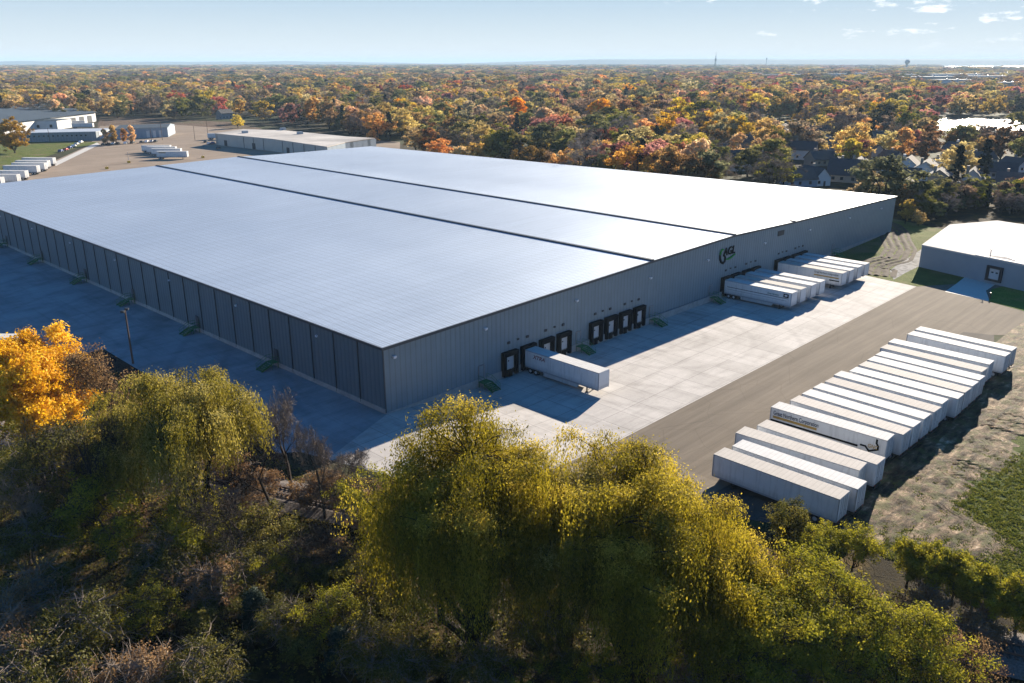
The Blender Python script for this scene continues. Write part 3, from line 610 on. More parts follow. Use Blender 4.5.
g1 = 'vehicles parked by the grass at the far left'; g2 = 'cars parked under the orange street trees'; g3 = 'cars parked beside the long cream warehouse'
for col, u, v, lb in (('dark blue', 61, 152, 'dark blue car at the near end of the rank by the grass'), ('red', 66, 150.5, 'red car second in the rank by the grass'), ('dark blue', 70, 148.5, 'dark blue car third in the rank by the grass'), ('white', 74, 147, 'white car fourth in the rank by the grass'), ('silver', 77, 145, 'silver car fifth in the rank by the grass'), ('white', 81, 143, 'white car at the far end of the rank by the grass')): car(col, u, v, 140, lb, g1)
for i, (col, u) in enumerate((('black', 104), ('black', 109), ('silver', 113.5), ('black', 118), ('white', 126), ('black', 132.5), ('black', 142), ('white', 147), ('silver', 152), ('black', 156))): car(col, u, 145.2-.06*(u-104), 140, '%s car, %s from the left under the orange street trees' % (col, ordn[i]), g2)
for col, u, v, lb in (('black', 206, 142.5, 'black car left of the cream warehouse'), ('silver', 209, 144.5, 'silver car left of the cream warehouse'), ('dark blue', 213, 144, 'dark blue car left of the cream warehouse'), ('black', 218.5, 149, 'black car in front of the cream warehouse')): car(col, u, v, 140, lb, g3)

# ------------------------------------------------------------------ back yard and neighbouring buildings
sheet('back_yard_pavement', P2([(-80, 190), (-80, 200), (240, 175), (420, 160), (400, 148), (250, 133), (165, 126), (100, 128), (99, 143.5), (58, 165), (30, 183)]) if False else P2([(-60, 205), (400, 165), (400, 142), (250, 130), (165, 124), (100, 126), (90, 145), (56, 160), (-60, 192)]), M_backyard, .006)
sheet('far_left_grass', P2([(-60, 190), (30, 162), (60, 152), (92, 144.5), (100, 142), (30, 141), (-60, 146)]), M_rough, .010)
sheet('pale_kerb_strip', P2([(56, 166), (100, 144.5), (97, 142.5), (52, 163.5)]), M_kerb, .05)
sheet('bare_field', P2([(97, 129), (250, 132), (262, 128.5), (230, 122), (100, 116)]), M_field, .004)
def lbox(name, label, pts, h, wallm, roofm, ridge=None, group=None, over=.3):
    """building over a ground polygon; ridge=(i, dz) lifts a gable line between edges"""
    t = thing(name, label, 'building', (pts[0][0], pts[0][1], 0), 0, group); q = [(p[0]-pts[0][0], p[1]-pts[0][1]) for p in pts]
    b = MB(); k = len(q)
    for i in range(k): a, c = q[i], q[(i+1) % k]; b.quad([(a[0], a[1], -1.2), (c[0], c[1], -1.2), (c[0], c[1], h), (a[0], a[1], h)])
    b.build('wall', wallm, t); b = MB()
    if ridge:
        A = ((q[0][0]+q[3][0])/2, (q[0][1]+q[3][1])/2, h+ridge); B = ((q[1][0]+q[2][0])/2, (q[1][1]+q[2][1])/2, h+ridge)
        cx = sum(p[0] for p in q)/4; cy = sum(p[1] for p in q)/4; e = [(p[0]+(p[0]-cx)*.03, p[1]+(p[1]-cy)*.03, h-.1) for p in q]
        b.quad([e[0], e[1], B, A]); b.quad([e[3], A, B, e[2]]); rf = b.build('roof', roofm, t)
        b = MB(); b.quad([(*q[0], h-.02), (*q[3], h-.02), A]); b.quad([(*q[2], h-.02), (*q[1], h-.02), B]); b.build('gable_wall', wallm, t)
    else:
        cx = sum(p[0] for p in q)/k; cy = sum(p[1] for p in q)/k; e = [(cx+(p[0]-cx)*1.004, cy+(p[1]-cy)*1.004) for p in q]
        b.prism(e, h, h+.35); b.build('roof', roofm, t)
    return t, q
def quad_from(u0, v0, dirA, la, dirB, lb, z=0):
    p = AT(u0, v0, z)[:2]; a = np.array([math.cos(R(dirA)), math.sin(R(dirA))]); c = np.array([math.cos(R(dirB)), math.sin(R(dirB))])
    return [tuple(p), tuple(p+a*la), tuple(p+a*la+c*lb), tuple(p+c*lb)]
def facade(t, q, i, n, kind, w, h, z0, mat, t0=.1, t1=.9):
    a = np.array(q[i]); c = np.array(q[(i+1) % len(q)]); L = np.linalg.norm(c-a); d = (c-a)/L; nn = np.array([d[1], -d[0]])
    ctr = np.mean(np.array(q), axis=0)
    if np.dot((a+c)/2-ctr, nn) < 0: nn = -nn
    for k in range(n):
        m = a+d*L*(t0+(t1-t0)*(k+.5)/n); p = [m-d*w/2+nn*.02, m+d*w/2+nn*.02, m+d*w/2+nn*.15, m-d*w/2+nn*.15]; b = MB(); b.prism([tuple(x) for x in p], z0, z0+h); b.build(kind, mat, t)
# F: small white-roofed building at right
pF = [(157, -23.4), (205, -120), (265, -92), (213, -19)]
pF = [tuple(AT(921, 263, -.8)[:2]), tuple(AT(1130, 300, 0)[:2]), tuple(AT(1150, 232, 0)[:2]), tuple(AT(983, 231, 0)[:2])]
pF = [(155.5, -22.5), (140.0, -78.0), (193.0, -92.0), (206.5, -26.5), (190, -18.5)]
t, q = lbox('white_roofed_building', 'low grey block building with a bright white flat roof and one loading dock', pF, 4.6, simple('grey_painted_block', (.30, .33, .36), .7, 0, .12, .3), M_wroof)
a = np.array(q[0]); c = np.array(q[1]); d = (c-a)/np.linalg.norm(c-a); nn = np.array([d[1], -d[0]])
if np.dot(nn, -np.array([1, 0.2])) < 0: nn = -nn
def onF(s, o): return a+d*s+nn*o
def fbox(s0, s1, o0, o1, z0, z1, name, mat, par):
    b = MB(); b.prism([tuple(onF(s0, o0)), tuple(onF(s1, o0)), tuple(onF(s1, o1)), tuple(onF(s0, o1))], z0, z1); return b.build(name, mat, par)
sF = 19.6
b = MB()
for s0, s1, z0, z1 in ((sF-1.9, sF-1.3, -.3, 3.3), (sF+1.3, sF+1.9, -.3, 3.3), (sF-1.3, sF+1.3, 2.75, 3.3), (sF-1.3, sF+1.3, -.3, .15)):
    b.prism([tuple(onF(s0, .0)), tuple(onF(s1, 0)), tuple(onF(s1, .55)), tuple(onF(s0, .55))], z0, z1)
sh = b.build('dock_shelter', simple('brown_black_shelter', (.03, .02, .018), .7), t)
dd = fbox(sF-1.3, sF+1.3, .03, .14, .15, 2.75, 'dock_door', M_door, sh); fbox(sF-.8, sF-.25, .142, .16, 1.6, 1.95, 'door_window', M_glass, dd) ; fbox(sF+.25, sF+.8, .142, .16, 1.6, 1.95, 'door_window', M_glass, dd)
b = MB(); 
p0 = onF(16.5, -2.2); b.tube((*p0, 4.9), (*p0, 6.6), .09, .09, 8); b.tube((*p0, 6.6), (*p0, 6.8), .2, .16, 8); b.build('roof_vent_pipe', M_steel, t)
b = MB()
for s0, o0, s1, o1 in ((16.5, -2.2, 20, -3.5), (20, -3.5, 24, -2.0), (24, -2.0, 27, -.5)): b.tube((*onF(s0, o0), 5.15), (*onF(s1, o1), 5.15), .10, .10, 6)
b.build('roof_duct', M_steel, t); fbox(14, 27, -1.4, -.2, 4.97, 5.06, 'roof_patch', M_kerb, t)
# hydrant at driveway
p = AT(990, 297, -.8); hy = thing('bollard_post', 'short yellowish post at the corner of the lawn beside the driveway', 'post', (p[0], p[1], hz(p[0])+.06))
b = MB(); b.tube((0, 0, 0), (0, 0, 1.25), .16, .14, 12); b.build('post', M_wood, hy); b = MB(); b.tube((0, 0, 1.25), (0, 0, 1.4), .19, .12, 12); b.build('cap', M_yel, hy)
# B2: long cream warehouse behind
pB = P2([(230, 152), (300, 158.5), (345, 165), (395, 160), (395, 137), (340, 131), (240, 131), (217, 142)])
pB = [tuple(AT(u, v, 7)[:2]) for u, v in ((215, 133.5), (235, 135.5), (272, 139), (327, 147), (345, 142.5), (374.5, 138.2), (346, 136.6), (284, 130.5), (243, 129.3))]
t, q = lbox('long_cream_warehouse', 'long low cream warehouse with a patchy white flat roof behind the big roof', pB, 6.8, M_creamwall, simple('patchy_white_roof', (.58, .53, .46), .6, 0, .6, .035))
for i, n in ((0, 1), (1, 1), (2, 2)): facade(t, q, i, n, 'loading_door', 3.2, 3.4, .1, M_dark)
facade(t, q, 1, 3, 'downspout', .4, 6.6, .1, M_trim); facade(t, q, 2, 4, 'downspout', .4, 6.6, .1, M_trim)
facade(t, q, 4, 5, 'wall_panel', 9.0, 5.2, 1.4, M_bluewall, .01, .99)
facade(t, q, 3, 4, 'wall_panel', 7.0, 5.2, 1.4, M_bluewall, .01, .99)
for u, v in ((245, 133), (283, 130), (300, 134)):
    p = AT(u, v, 7.2); b = MB(); b.box(p[0]-q[0][0]-pB[0][0]-1.6, p[0]-pB[0][0]+1.6, p[1]-pB[0][1]-1.2, p[1]-pB[0][1]+1.2, 7.1, 8.6); b.build('roof_unit', M_bluewall, t)
# C: pale blue building
away = np.array([_F[0], _F[1]])
A_ = AT(168.4, 137, 0)[:2]; B_ = AT(116.4, 139, 0)[:2]; D_ = AT(175.5, 133.2, 0)[:2]
t, q = lbox('pale_blue_building', 'pale blue metal building with slate roof and striped end beyond the orange street trees', [tuple(A_), tuple(B_), tuple(B_+D_-A_), tuple(D_)], 6.6, M_bluewall, M_bluroof, 1.4)
facade(t, q, 0, 3, 'tall_door', 2.0, 4.6, .1, M_wbuild, .08, .45)
facade(t, q, 3, 4, 'white_band', 6, 1.2, 1.0, M_wbuild, .02, .98); facade(t, q, 3, 4, 'white_band', 6, 1.2, 3.6, M_wbuild, .02, .98)
# D: the wide slate hall, its white annex and the low grey building before it
A_ = AT(95, 112, 8)[:2]; B_ = AT(-10, 124.5, 8)[:2]; V_ = AT(43, 103.6, 13.5)[:2]-A_
t2, q2 = lbox('slate_gable_hall', 'white hall under a very wide dark slate gable roof at the far left', [tuple(A_), tuple(B_), tuple(B_+2*V_), tuple(A_+2*V_)], 8, M_wbuild, M_bluroof, 5.5)
facade(t2, q2, 0, 3, 'loading_door', 8, 5.5, .1, M_dark, .03, .30)
A_ = AT(58, 129.5, 0)[:2]; B_ = AT(-20, 131, 0)[:2]
t4, q4 = lbox('white_annex', 'white flat roofed annex between the slate hall and the low grey building', [tuple(A_), tuple(B_), tuple(B_+away*22), tuple(A_+away*22)], 6.5, M_wbuild, M_bluroof)
facade(t4, q4, 0, 3, 'window', 1.8, 2.2, 1.6, M_glass, .0, .5)
A_ = AT(97, 140.6, 0)[:2]; B_ = AT(15, 142.5, 0)[:2]
t3, q3 = lbox('low_grey_building', 'long low grey green building with white edged flat roof beside the parked vehicles', [tuple(A_), tuple(B_), tuple(B_+away*30), tuple(A_+away*30)], 5.6, M_gwall, simple('pale_blue_roof', (.42, .46, .50), .5), None)
facade(t3, q3, 0, 14, 'window', 1.0, .8, 3.2, M_glass); facade(t3, q3, 3, 1, 'end_panel', 22, 5.0, .3, M_wbuild, .05, .95)
A_ = AT(60, 104.5, 0)[:2]; B_ = AT(-20, 104, 0)[:2]
t5, q5 = lbox('distant_white_shed', 'long white flat shed behind the slate hall at the left frame edge', [tuple(AT(28, 108, 0)[:2]), tuple(AT(-30, 109, 0)[:2]), tuple(AT(-30, 109, 0)[:2]+away*60), tuple(AT(28, 108, 0)[:2]+away*60)], 8, M_wbuild, M_wroof)
# ------------------------------------------------------------------ poles
def pole(x, y, z, h, lb, grp='utility poles', arms=True):
    t = thing('light_pole', lb, 'pole', (x, y, z), R(44), grp)
    b = MB(); b.tube((0, 0, 0), (.1, 0, h), .17, .12, 8); b.build('shaft', M_wood, t)
    if arms:
        b = MB(); b.bar((-.75, 0, h-.15), (.85, 0, h-.15), .06); b.build('crossarm', M_dark, t)
        for s in (-1, 1):
            b = MB(); b.box(s*.8-.22+.05, s*.8+.22+.05, -.3, .3, h-.12, h+.22); b.build('floodlight', M_dark, t)
    return t
pole(-17.4, 48.6, 0, 9.6, 'tall wooden pole with two floodlights at the edge of the shaded yard')
for u, v, h, lb in ((152, 143, 9, 'thin wooden pole in the back yard near the trailer cluster'), (162.5, 140, 12, 'thin wooden pole in front of the pale blue building'), (208, 136, 12, 'thin wooden pole beside the lone white trailer'), (118, 118, 9, 'thin wooden pole on the bare brown field'), (195, 140, 9, 'thin wooden pole at the yard entrance'), (50, 142, 9, 'thin wooden pole in front of the low grey building')):
    p = AT(u, v, 0); pole(p[0], p[1], 0, h, lb, arms=False)
for i, (u, v) in enumerate(((129, 163), (203+0, 158), (107, 169))):
    p = AT(u, v, 0); t = thing('yellow_bollard', ['yellow bollard with a thin post left of the trailer cluster', 'yellow bollard right of the trailer cluster', 'yellow bollard at the warehouse roof edge'][i], 'bollard', (p[0], p[1], 0), 0, 'yellow bollards'); b = MB(); b.box(-.6, .6, -.6, .6, 0, 1.1); b.build('base', M_yel, t); b = MB(); b.tube((0, 0, 1.1), (0, 0, 5.5 if i == 0 else 1.6), .12, .1, 8); b.build('post', M_steel, t)

# ------------------------------------------------------------------ tree building blocks
rng = np.random.default_rng(7)
def mesh_np(name, verts, k, nf, mats, var=None, matidx=None):
    """faces are consecutive k-gons over verts"""
    me = bpy.data.meshes.new(name); verts = np.asarray(verts, np.float32)
    me.vertices.add(len(verts)); me.vertices.foreach_set('co', verts.ravel())
    me.loops.add(nf*k); me.polygons.add(nf)
    me.loops.foreach_set('vertex_index', np.arange(nf*k, dtype=np.int32)); me.polygons.foreach_set('loop_start', np.arange(0, nf*k, k, dtype=np.int32))
    try: me.polygons.foreach_set('loop_total', np.full(nf, k, dtype=np.int32))
    except Exception: pass
    for m in mats: me.materials.append(m)
    if var is not None:
        a = me.attributes.new('var', 'FLOAT', 'FACE'); a.data.foreach_set('value', np.asarray(var, np.float32))
    me.update(calc_edges=True); return me
def leaf_face(c, nrm, L, Wd, g, jit=.5):
    n = len(c); m = nrm/(np.linalg.norm(nrm, axis=1)[:, None]+1e-9)+g.normal(size=(n, 3))*jit; m /= np.linalg.norm(m, axis=1)[:, None]+1e-9
    d = np.cross(m, g.normal(size=(n, 3))); d /= np.linalg.norm(d, axis=1)[:, None]+1e-9; e = np.cross(m, d)
    L = (L*g.uniform(.6, 1.4, n))[:, None]/2; Wd = (Wd*g.uniform(.6, 1.4, n))[:, None]/2
    return np.stack([c-d*L, c+e*Wd, c+d*L, c-e*Wd], 1).reshape(-1, 3)
def leaf_quads(c, L, Wd, up=0.0, g=rng, vert=False):
    n = len(c); d = g.normal(size=(n, 3)); 
    if vert: d = d*np.array([.25, .25, .2]) + np.array([0, 0, -1.])
    d /= np.linalg.norm(d, axis=1)[:, None]+1e-9
    e = g.normal(size=(n, 3)); e[:, 2] *= (1-up); e -= d*(e*d).sum(1)[:, None]; e /= np.linalg.norm(e, axis=1)[:, None]+1e-9
    L = (L*g.uniform(.6, 1.4, n))[:, None]/2; Wd = (Wd*g.uniform(.6, 1.4, n))[:, None]/2
    v = np.stack([c-d*L, c+e*Wd, c+d*L, c-e*Wd], 1)     # rhombus leaf
    return v.reshape(-1, 3)
def tubes(segs, k=5):
    """segs: list of (p0,p1,r0,r1) -> verts for consecutive quads"""
    if not len(segs): return np.zeros((0, 3)), 0
    P0 = np.array([s[0] for s in segs]); P1 = np.array([s[1] for s in segs]); r0 = np.array([s[2] for s in segs])[:, None]; r1 = np.array([s[3] for s in segs])[:, None]
    d = P1-P0; d /= np.linalg.norm(d, axis=1)[:, None]+1e-9; ref = np.where(np.abs(d[:, 2:3]) > .9, np.array([[1., 0, 0]]), np.array([[0, 0, 1.]])); a = np.cross(d, ref); a /= np.linalg.norm(a, axis=1)[:, None]; b = np.cross(d, a)
    V = []
    for i in range(k):
        t0 = 2*math.pi*i/k; t1 = 2*math.pi*(i+1)/k; o0 = a*math.cos(t0)+b*math.sin(t0); o1 = a*math.cos(t1)+b*math.sin(t1)
        V.append(np.stack([P0+o0*r0, P0+o1*r0, P1+o1*r1, P1+o0*r1], 1))
    V = np.concatenate(V); return V.reshape(-1, 3), len(V)
def branch_to(p0, p1, r0, r1, n, wob, g, sag=0.0):
    segs = []; L = np.linalg.norm(p1-p0); prev = p0; pr = r0
    for i in range(1, n+1):
        t = i/n; q = p0*(1-t)+p1*t; q = q+np.array([0, 0, 1.])*math.sin(math.pi*t)*L*sag
        if i < n: q = q+g.normal(size=3)*wob*L/n
        r = r0*(1-t)+r1*t; segs.append((prev, q, pr, r)); prev, pr = q, r
    return segs
def make_woody(name, segs_by_k, mat):
    V = []; n = 0
    for k, segs in segs_by_k:
        v, m = tubes(segs, k); V.append(v); n += m
    return mesh_np(name, np.concatenate(V), 4, n, [mat])
def tree_mesh(name, H, rad, g, clumps=70, leaves=26000, lsize=.22, lw=.12, cr=1.3, base=.28, shape='round', bark=None, trunk_r=None, lean=(0, 0), style='leaf', twigs=2, strand=5.0, ntrunk=1, flat=.75, hollow=.55, jit=.55, boughs=0, bs=.25):
    """returns (wood_mesh, crown_mesh, twig_tips). The crown is leaf-sized faces in clumps carried by real limbs"""
    trunk_r = trunk_r or H*.022; segs = []; fine = []; top = np.array([lean[0], lean[1], H])
    crown_c = np.array([lean[0]*.7, lean[1]*.7, H*(base+1)/2]); hh = H*(1-base)/2
    if shape == 'cone': cc = []
    pts = []
    if boughs:
        BC = []
        for i in range(boughs):
            a = 2.399963*i+g.uniform(-.3, .3); rr = math.sqrt((i+.5)/boughs)*g.uniform(.8, 1.0)*.82; zz = math.sqrt(max(0, 1-rr*rr))*g.uniform(.45, 1.08)-(.15 if rr > .6 else 0)
            BC.append((crown_c+np.array([math.cos(a)*rr*rad, math.sin(a)*rr*rad, (zz*1.0-.05)*hh*.93]), g.uniform(.7, 1.3)))
        for i in range(clumps):
            b0, w_ = BC[i % boughs] if g.uniform() < .8 else BC[int(g.integers(0, boughs))]; q = b0+g.normal(size=3)*np.array([rad, rad, hh*.9])*bs*w_; q[2] = min(q[2], H*(1-.02)); pts.append(q)
    while len(pts) < clumps:
        d = g.normal(size=3); d /= np.linalg.norm(d); rr = g.uniform(hollow, 1.0)
        p = d*rr
        if shape == 'cone':
            t = g.uniform(0, 1)**.7; a = g.uniform(0, 2*math.pi); q = (1-t)*g.uniform(.5, 1)
            pts.append(np.array([lean[0]*t+math.cos(a)*rad*q, lean[1]*t+math.sin(a)*rad*q, H*(base+(1-base)*t*.96)])); continue
        if shape == 'dome' and p[2] < -.25: continue
        if shape == 'oval': p = p*np.array([.8, .8, 1.0])
        lump = 1+.20*math.sin(3.1*math.atan2(p[1], p[0])+g.uniform(-.4, .4)+clumps)+.12*g.normal(); p[2] *= 1+.14*g.normal()
        pts.append(crown_c+p*np.array([rad*lump, rad*lump, hh])*.92)
    pts = np.array(pts)
    # trunk(s) and limbs
    nl = max(5, int(clumps**.5*.9)); fork = np.array([lean[0]*.25, lean[1]*.25, H*base*.9])
    for tk in range(ntrunk):
        off = g.normal(size=3)*np.array([.5, .5, 0])*(ntrunk > 1); segs += branch_to(off, fork+off*1.5, trunk_r*1.25, trunk_r*.85, 4, .12, g)
    idx = g.choice(len(pts), nl, replace=False); nodes = []
    for i in idx:
        tgt = fork+(pts[i]-fork)*.8; tgt[2] = min(tgt[2]+.02*H, H*(.80 if style == 'willow' else .93)); s = branch_to(fork, tgt, trunk_r*.55, trunk_r*.13, 6, .28, g, .08); segs += s
        for q in s[1:]: nodes.append((q[1], q[3]))
    lead = branch_to(fork, top*np.array([1, 1, .80 if style == 'willow' else .92]), trunk_r*.75, trunk_r*.1, 7, .16, g); segs += lead; nodes += [(q[1], q[3]) for q in lead]
    N = np.array([n[0] for n in nodes]); NR = np.array([n[1] for n in nodes])
    for p in pts:
        dd = np.linalg.norm(N-p, axis=1)+np.where(N[:, 2] > p[2]+.5, 3.0, 0); j = int(np.argmin(dd)); fine += branch_to(N[j], p, min(NR[j]*.6, trunk_r*.25), .03, 3, .2, g, .06)
        for _ in range(twigs):
            q = p+g.normal(size=3)*cr*np.array([1, 1, .6]); fine += branch_to(p, q, .03, .012, 2, .2, g)
    wood = make_woody(name+'_wood', [(7, segs), (4, fine)], bark or M_bark)
    crown = None
    if leaves:
        per = np.maximum(1, (g.dirichlet(np.ones(clumps)*6)*leaves).astype(int)); V = []; var = []
        for p, n in zip(pts, per):
            tone = g.uniform(0, 1)
            if style == 'willow':
                ns = max(3, n//22); a = g.normal(size=(ns, 3))*np.array([cr, cr, cr*.35]); slen = strand*g.uniform(.3, 1.0, ns)*np.clip((p[2]-1.0)/H*1.3, .25, 1)
                out = (p[:2]-crown_c[:2])/max(rad, 1); 
                for s in range(ns):
                    m = 22; t = g.uniform(0, 1, m)**.9; q = p+a[s]+np.stack([out[0]*t*1.2+g.normal(size=m)*.09, out[1]*t*1.2+g.normal(size=m)*.09, -t*slen[s]], 1); q[:, 2] = np.maximum(q[:, 2], .4+g.uniform(0, .8))
                    V.append(leaf_quads(q, lsize*1.5, lw*.9, g=g, vert=True)); var.append(np.clip(tone*.6+g.uniform(0, .4, m)+(-.1), 0, 1))
                m = n//3; q = p+g.normal(size=(m, 3))*cr*.75*np.array([1, 1, .55]); V.append(leaf_face(q, (q-p)*1.5+(q-crown_c)*.3+np.array([0, 0, .5]), lsize, lw, g, .6)); var.append(np.clip(tone*.6+g.uniform(.1, .5, m), 0, 1))
            else:
                sub = max(2, n//60); sc = p+g.normal(size=(sub, 3))*cr*.62*np.array([1, 1, flat]); k = g.integers(0, sub, n)
                q = sc[k]+g.normal(size=(n, 3))*cr*.33*np.array([1, 1, flat]); V.append(leaf_face(q, (q-sc[k])*1.2+(q-p)*.7+(q-crown_c)*.25, lsize, lw, g, jit)); var.append(np.clip(tone*.5+(k/sub)*.2+g.uniform(0, .35, n), 0, 1))
        V = np.concatenate(V); var = np.concatenate(var); crown = (V, var)
    return wood, crown
def leaf_mat(name, a, b, c, transl=.45, rough=.6, vary=.0):
    t = NT(name); at = t.n('Attribute'); at.attribute_type = 'GEOMETRY'; at.attribute_name = 'var'
    col = t.ramp(at.outputs['Fac'], [(.0, a), (.5, b), (1.0, c)])
    if vary:
        oi = t.n('ObjectInfo'); hs = t.n('HueSaturation'); t.put(hs.inputs['Hue'], t.math('MULTIPLY_ADD', oi.outputs['Random'], vary, .5-vary/2)); fr = t.math('FRACT', t.math('MULTIPLY', oi.outputs['Random'], 7.31))
        t.put(hs.inputs['Value'], t.math('MULTIPLY_ADD', fr, .9, .72)); fr2 = t.math('FRACT', t.math('MULTIPLY', oi.outputs['Random'], 17.7)); t.put(hs.inputs['Saturation'], t.math('MULTIPLY_ADD', fr2, .45, .58)); t.put(hs.inputs['Color'], col); col = hs.outputs[0]
    df = t.n('BsdfDiffuse'); tr = t.n('BsdfTranslucent'); mx = t.n('MixShader'); t.put(df.inputs[0], col); t.put(tr.inputs[0], col); mx.inputs[0].default_value = transl
    gl = t.n('BsdfGlossy'); gl.inputs['Roughness'].default_value = rough; mg = t.n('MixShader'); mg.inputs[0].default_value = .015
    t.put(mx.inputs[1], df.outputs[0]); t.put(mx.inputs[2], tr.outputs[0]); t.put(mg.inputs[1], mx.outputs[0]); t.put(mg.inputs[2], gl.outputs[0]); t.put(t.o.inputs['Surface'], mg.outputs[0]); t.t.nodes.remove(t.b); return t.m
L_willow = leaf_mat('willow_leaves', (.09, .082, .007), (.29, .232, .014), (.64, .48, .06), .5)
L_willow2 = leaf_mat('greenish_willow_leaves', (.09, .08, .010), (.26, .215, .022), (.64, .51, .15))
L_orange = leaf_mat('orange_leaves', (.52, .26, .008), (.84, .48, .016), (.94, .68, .06))
L_lime = leaf_mat('lime_leaves', (.09, .10, .010), (.25, .235, .018), (.54, .45, .035))
L_olive = leaf_mat('olive_leaves', (.045, .05, .010), (.125, .115, .02), (.34, .27, .06))
L_rust = leaf_mat('rusty_sparse_leaves', (.12, .065, .03), (.24, .14, .065), (.38, .25, .11))
L_weed = leaf_mat('weed_leaves', (.05, .075, .010), (.12, .135, .018), (.26, .24, .045))
L_pink = leaf_mat('pinkish_shrub_leaves', (.16, .09, .08), (.32, .20, .17), (.5, .38, .33))
L_dark = leaf_mat('dark_green_needles', (.012, .022, .014), (.022, .036, .022), (.04, .06, .035), .1)
def crown_obj(crown, mat, parent, name='crown'):
    V, var = crown; me = mesh_np(name, V, 4, len(V)//4, [mat], var); o = bpy.data.objects.new(name, me); C.objects.link(o); o.parent = parent; return o
def fg_tree(kind, label, cat, loc, mat, group=None, rz=0, **kw):
    g = np.random.default_rng(abs(hash(label)) % 1 + int(abs(loc[0]*131+loc[1]*17))+len(label)*7)
    t = thing(kind, label, cat, loc, rz, group); wood, crown = tree_mesh(kind, g=g, **kw)
    o = bpy.data.objects.new('trunk', wood); C.objects.link(o); o.parent = t
    if crown is not None: crown_obj(crown, mat, t)
    return t
def bare_tree(kind, label, loc, H, rad, seed, mat=None, levels=5, group=None, leafmat=None, nleaf=0):
    g = np.random.default_rng(seed); t = thing(kind, label, 'tree', loc, 0, group); big = []; fine = []; tips = []
    def grow(p, d, L, r, lv):
        n = 3; q = p; rr = r
        for i in range(n):
            d2 = d+g.normal(size=3)*.16+np.array([0, 0, .05]); d2 /= np.linalg.norm(d2); q2 = q+d2*L/n; r2 = rr*.85; (big if lv > levels-3 else fine).append((q, q2, rr, r2))
            if lv > 0 and (i > 0 or lv < levels):
                for _ in range(1 if lv == levels else 2):
                    a = g.normal(size=3); a -= d2*np.dot(a, d2); a /= np.linalg.norm(a); nd = d2*.62+a*.72+np.array([0, 0, .10]); nd /= np.linalg.norm(nd); grow(q2, nd, L*g.uniform(.50, .72), r2*.55, lv-1)
            q, rr, d = q2, r2, d2
        tips.append(q)
    sc = H/ (1+.62+.4+.25)*1.05
    grow(np.zeros(3), np.array([0, 0, 1.]), sc, H*.016, levels)
    # scale to requested size
    allp = np.array([s[1] for s in fine]); zs = H/allp[:, 2].max(); rs = rad/np.percentile(np.hypot(allp[:, 0], allp[:, 1]), 97); sv = np.array([rs, rs, zs])
    f = lambda S_: [(a*sv, b_*sv, max(c_, .014), max(d_, .010)) for a, b_, c_, d_ in S_]
    o = bpy.data.objects.new('trunk', make_woody('trunk', [(6, f(big))], M_bark)); C.objects.link(o); o.parent = t
    o = bpy.data.objects.new('twigs', make_woody('twigs', [(3, f(fine))], mat or M_twig)); C.objects.link(o); o.parent = t
    if nleaf:
        T = np.array(tips)*sv; c = T[g.integers(0, len(T), nleaf)]+g.normal(size=(nleaf, 3))*.3; V = leaf_quads(c, .22, .14, g=g); crown_obj((V, g.uniform(0, 1, nleaf)), leafmat, t, 'leaves')
    return t

# ------------------------------------------------------------------ the trees in front
def top(u, v, h):
    p = AT(u, v, h); return (float(p[0]), float(p[1]), 0.0)
def base(u, v):
    p = AT(u, v, 0); return (float(p[0]), float(p[1]), 0.0)
WK = dict(lsize=.18, lw=.10, style='willow', bark=M_barkd)
fg_tree('willow_tree', 'tall golden green weeping willow standing right below the near warehouse corner', 'tree', base(476, 652), L_willow, H=23.4, rad=9.0, trunk_r=.80, clumps=120, leaves=165000, cr=.80, base=.02, strand=12.5, ntrunk=2, boughs=15, bs=.155, **WK)
fg_tree('willow_tree', 'widest weeping willow, yellow gold, in the bottom centre under the asphalt', 'tree', base(628, 668), L_willow, H=19.4, rad=9.6, trunk_r=.75, clumps=130, leaves=170000, cr=.80, base=.0, strand=11.5, ntrunk=2, boughs=17, bs=.15, **WK)
fg_tree('willow_tree', 'smaller willow filling the gap between the two big willows', 'tree', base(563, 655), L_willow2, H=17.5, rad=5.4, clumps=60, leaves=75000, cr=.95, base=.05, strand=9.0, boughs=8, bs=.22, **WK)
fg_tree('willow_tree', 'yellow gold willow at the near end of the trailer row', 'tree', top(726, 540, 12), L_willow, H=12, rad=5.0, clumps=60, leaves=70000, cr=.9, base=.12, strand=5.5, boughs=8, bs=.24, **WK)
fg_tree('willow_tree', 'pale topped yellow green willow in the left half beside the black soil bank', 'tree', base(210, 545), L_willow2, H=19.0, rad=6.0, clumps=75, leaves=66000, cr=.80, base=.14, strand=5.0, boughs=9, bs=.24, **WK)
fg_tree('willow_tree', 'lower yellow green tree joined to the left of the pale topped willow', 'tree', base(145, 530), L_willow2, H=14.8, rad=4.6, clumps=46, leaves=50000, cr=.85, base=.14, strand=5, boughs=9, bs=.22, **WK)
fg_tree('maple_tree', 'bright orange yellow maple at the left frame edge', 'tree', top(22, 338, 15), L_orange, H=16, rad=6.8, clumps=95, leaves=85000, lsize=.34, lw=.24, cr=1.3, base=.04, shape='round', hollow=.5)
fg_tree('maple_tree', 'small orange tree half hidden between the maple and the bare tree', 'tree', top(88, 425, 9), L_orange, H=9, rad=4.0, clumps=40, leaves=9000, lsize=.30, lw=.2, cr=1.0, base=.2)
bare_tree('bare_tree', 'nearly bare tree with rusty leaf remnants against the shaded yard', top(102, 344, 16), 16, 6.6, 5, M_bark, 5, None, L_rust, 12000)
bare_tree('bare_tree', 'pale leafless tree behind the top of the orange maple', top(58, 333, 12), 12, 4.6, 9)
bare_tree('bare_tree', 'slim leafless grey tree in front of the shaded yard', top(282, 384, 15), 15, 6.0, 12)
